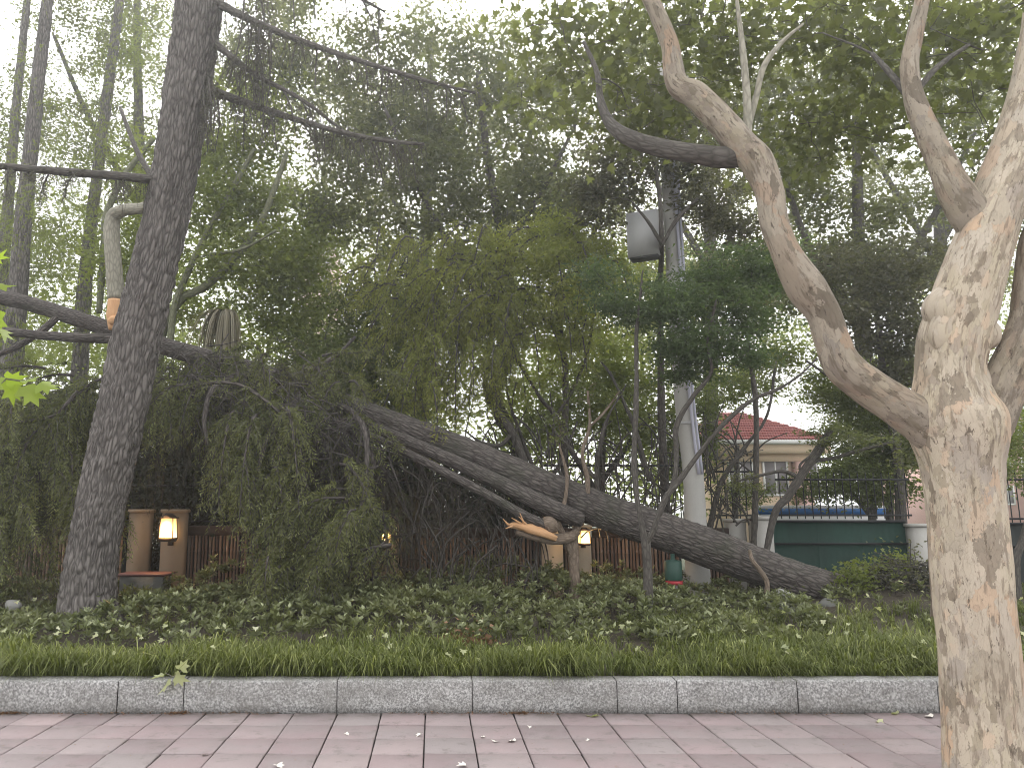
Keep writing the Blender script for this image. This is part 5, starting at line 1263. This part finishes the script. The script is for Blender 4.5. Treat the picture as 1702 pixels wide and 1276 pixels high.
# debris heap near the root end, soil stones
hb = MB(); hl = MB()
c0 = at(1508, 985, 10.0)
for k in range(330):
    th = rng.random() * 6.28; rr = rng.random() ** .5 * .66
    p = c0 + np.array((math.cos(th) * rr, math.sin(th) * rr * .6, (.66 - rr) * .95 - .25 + rng.random() * .2))
    d = unit(rng.normal(size=3) * (1, 1, .5)) * rng.uniform(.12, .35)
    hb.tube([p - d, p + rng.normal(size=3) * .03, p + d], [.007, .006, .003], 4)
heap = thing('brushwood_heap', 'dark heap of broken brushwood and leaves left of the plane trunk', 'brushwood', c0)
hb.build('brushwood', M['thin_bark'], heap, kind='stuff')
P = c0 + rng.normal(size=(4200, 3)) * (.30, .2, .19); put_leaves(hl, P, .055, 'quad', .3, .2, .5); hl.build('dead_foliage', M['leaf_plum'], heap, kind='stuff')
hb = MB()
for k in range(60):
    th = rng.uniform(-2.2, 1.2); p = at(1440, 1005, 10.1)
    d = unit(np.array((math.cos(th), -.4 + rng.normal() * .4, math.sin(th) * .7))) * rng.uniform(.25, .6)
    q = p + d * .5 + rng.normal(size=3) * .08
    hb.tube(spline([p + rng.normal(size=3) * .06, q, p + d + rng.normal(size=3) * .1], 3), np.linspace(.018, .004, 7), 5)
hb.build('root', M['brown_bark'], fall, kind='stuff')
def rock(px, py, Y, w, h, label, mat='stone'):
    c = at(px, py, Y); k = mpp(px, py, Y)
    u, v = np.meshgrid(np.linspace(0, 2 * np.pi, 20, endpoint=False), np.linspace(.02, np.pi - .02, 12))
    P = np.stack([np.cos(u) * np.sin(v), np.sin(u) * np.sin(v), np.cos(v)], -1)
    rr = .75 + .5 * noise3(P * 1.7 + px, 61) + .12 * noise3(P * 6 + px, 62)
    V = (P * rr[..., None] * (w * k / 2, w * k / 2.4, h * k / 2) + c).reshape(-1, 3)
    i = np.arange(11)[:, None] * 20; j = np.arange(20)[None]; j2 = (j + 1) % 20
    m = MB(); m.add(V, np.stack([i + j, i + j2 + 0, i + 20 + j2, i + 20 + j], -1).reshape(-1, 4)[:, ::-1])
    o = m.build('rock', M[mat]); tag(o, label, 'rock')
rock(1298, 1004, 9.5, 46, 44, 'pale grey rock beside the bent stub below the fallen trunk', 'pale_stone')
rock(1335, 1024, 9.3, 56, 30, 'flat grey rock lying just right of the pale rock under the trunk')
rock(1378, 1012, 9.6, 50, 34, 'dark rock under the butt of the fallen trunk')
rock(1418, 1030, 9.5, 54, 34, 'dark stone at the root end of the fallen trunk')
rock(22, 1007, 8.9, 24, 20, 'small pale round stone among the shrubs at the far left', 'pale_stone')
for (a, b_, nm) in ((985, 985, 'brown cut stump right of the forked sapling'),):
    pass

# loose leaves on the kerb and pavement: things of their own
def loose(px, py, L, mat, label, z=None, Y=None, name='fallen_leaf', tilt=.2):
    if Y is None:
        a, y, zz = ray(px, py); z0 = .034; t_ = (z0 - CAM_Z) / zz; c = np.array((a * t_, y * t_, z0))
    else: c = at(px, py, Y)
    m = MB(); d = unit(np.array([[rng.normal(), rng.normal(), tilt * rng.normal()]]))
    put_leaves(m, [c], L, 'lobed', .92, 0, dirs=d, rnd=np.array([.2 + .7 * rng.random()]))
    o = m.build(name, M[mat]); tag(o, label, 'leaf')
loose(982, 1190, .10, 'pale_leaf', 'pale yellow leaf lying at the foot of the kerb right of centre')
loose(1492, 1186, .09, 'pale_leaf', 'curled pale leaf at the kerb foot near the plane tree')
loose(1550, 1191, .10, 'petal', 'white scrap lying beside the plane trunk on the pavement', name='paper_scrap')
loose(1458, 1197, .08, 'pale_leaf', 'dull leaf a step before the kerb, left of the white scrap')
for k, (a, b_, w) in enumerate(((805, 1224, 'leftmost of four white petals in the middle of the pavement'), (822, 1232, 'lower left of the white petals in the middle of the pavement'), (856, 1231, 'right-hand petal of the group in the middle of the pavement'), (980, 1229, 'single white petal on the pavement right of the petal group'),
                    (700, 1219, 'white petal beside the straight paving joint left of centre'), (775, 1272, 'white petal at the bottom edge of the picture near centre'), (574, 1218, 'tiny white petal left of centre near the kerb'), (342, 1254, 'pale petals at lower left of the pavement'), (460, 1270, 'pale petal at the bottom edge, left part of the pavement'), (880, 1206, 'small petal close to the kerb just right of centre'))):
    loose(a, b_, .035 + .015 * (k % 3), 'petal', w, name='petal')
# leaf sprig drooping over the kerb
r = thing('fallen_sprig', 'pale green leafy sprig drooping over the kerb edge at left', 'leaf sprig', at(285, 1128, 6.02))
for (a, b_, L_, dx, dz) in ((280, 1128, .13, -.3, -1), (292, 1122, .12, .9, -.4), (272, 1124, .10, -1, .1), (300, 1112, .10, .5, .6)):
    m = MB(); put_leaves(m, [at(a, b_, 6.0)], L_, 'lobed', .0, 0, dirs=np.array([[dx, -.3, dz]]), rnd=np.array([.5])); m.build('leaf', M['pale_leaf'], r)
m = MB(); m.tube([at(275, 1118, 6.05), at(288, 1124, 6.0), at(312, 1108, 6.1)], [.003, .003, .002], 5); m.build('stalk', M['pale_bark'], r)

# bright plane leaves hanging in from the left, near the camera
def sprig(label, leaves, stem, Y):
    r = thing('leafy_twig', label, 'twig', at(stem[0][0], stem[0][1], Y))
    p2, r2 = pxpath([(a, b_, Y, w) for a, b_, w in stem], 5); m = MB(); m.tube(p2, r2, 6); m.build('stalk', M['olive_bark'], r)
    for (a, b_, L_, dx, dz) in leaves:
        m = MB(); put_leaves(m, [at(a, b_, Y + rng.normal() * .03)], L_, 'lobed', .0, 0, dirs=np.array([[dx, rng.normal() * .3, dz]]), rnd=np.array([.2 + .7 * rng.random()])); m.build('leaf', M['sprig'], r)
sprig('bright green leafy twig reaching in at the left edge below the fallen limb', [(-6, 632, .10, .3, -1), (22, 636, .11, -.1, -1), (46, 640, .12, .5, -1), (66, 636, .10, 1, -.5), (10, 630, .09, 1, .1), (-20, 632, .1, -1, -.5), (34, 632, .09, .9, .1)], [(-60, 620, 4), (0, 628, 3), (40, 634, 3), (66, 640, 2)], 3.4)
sprig('pair of bright green leaves at the left edge by the fallen limb ends', [(-12, 520, .12, .5, -1), (-6, 545, .12, .9, -.6), (-10, 470, .1, 1, -.3), (-20, 430, .11, 1, .1)], [(-80, 500, 4), (-30, 512, 3), (-6, 530, 2)], 3.4)

# ================================================================== HAZE VOLUME ADDED FOR LENS GLARE
hz = MB(); hz.box(-170, 170, -20, 150, -1.2, 60)
m_ = bpy.data.materials.new('glare_veil_volume'); m_.use_nodes = True; m_.node_tree.nodes.clear()
out = m_.node_tree.nodes.new('ShaderNodeOutputMaterial'); pvn = m_.node_tree.nodes.new('ShaderNodeVolumePrincipled')
pvn.inputs['Color'].default_value = (.93, .95, .97, 1); pvn.inputs['Density'].default_value = .0036; pvn.inputs['Anisotropy'].default_value = .55
m_.node_tree.links.new(pvn.outputs[0], out.inputs['Volume'])
o = hz.build('glare_veil', m_, kind='stuff')
tris = sum(len(p.data.polygons) for p in bpy.data.objects if p.type == 'MESH')
print('objects', len(bpy.data.objects), 'faces', tris)
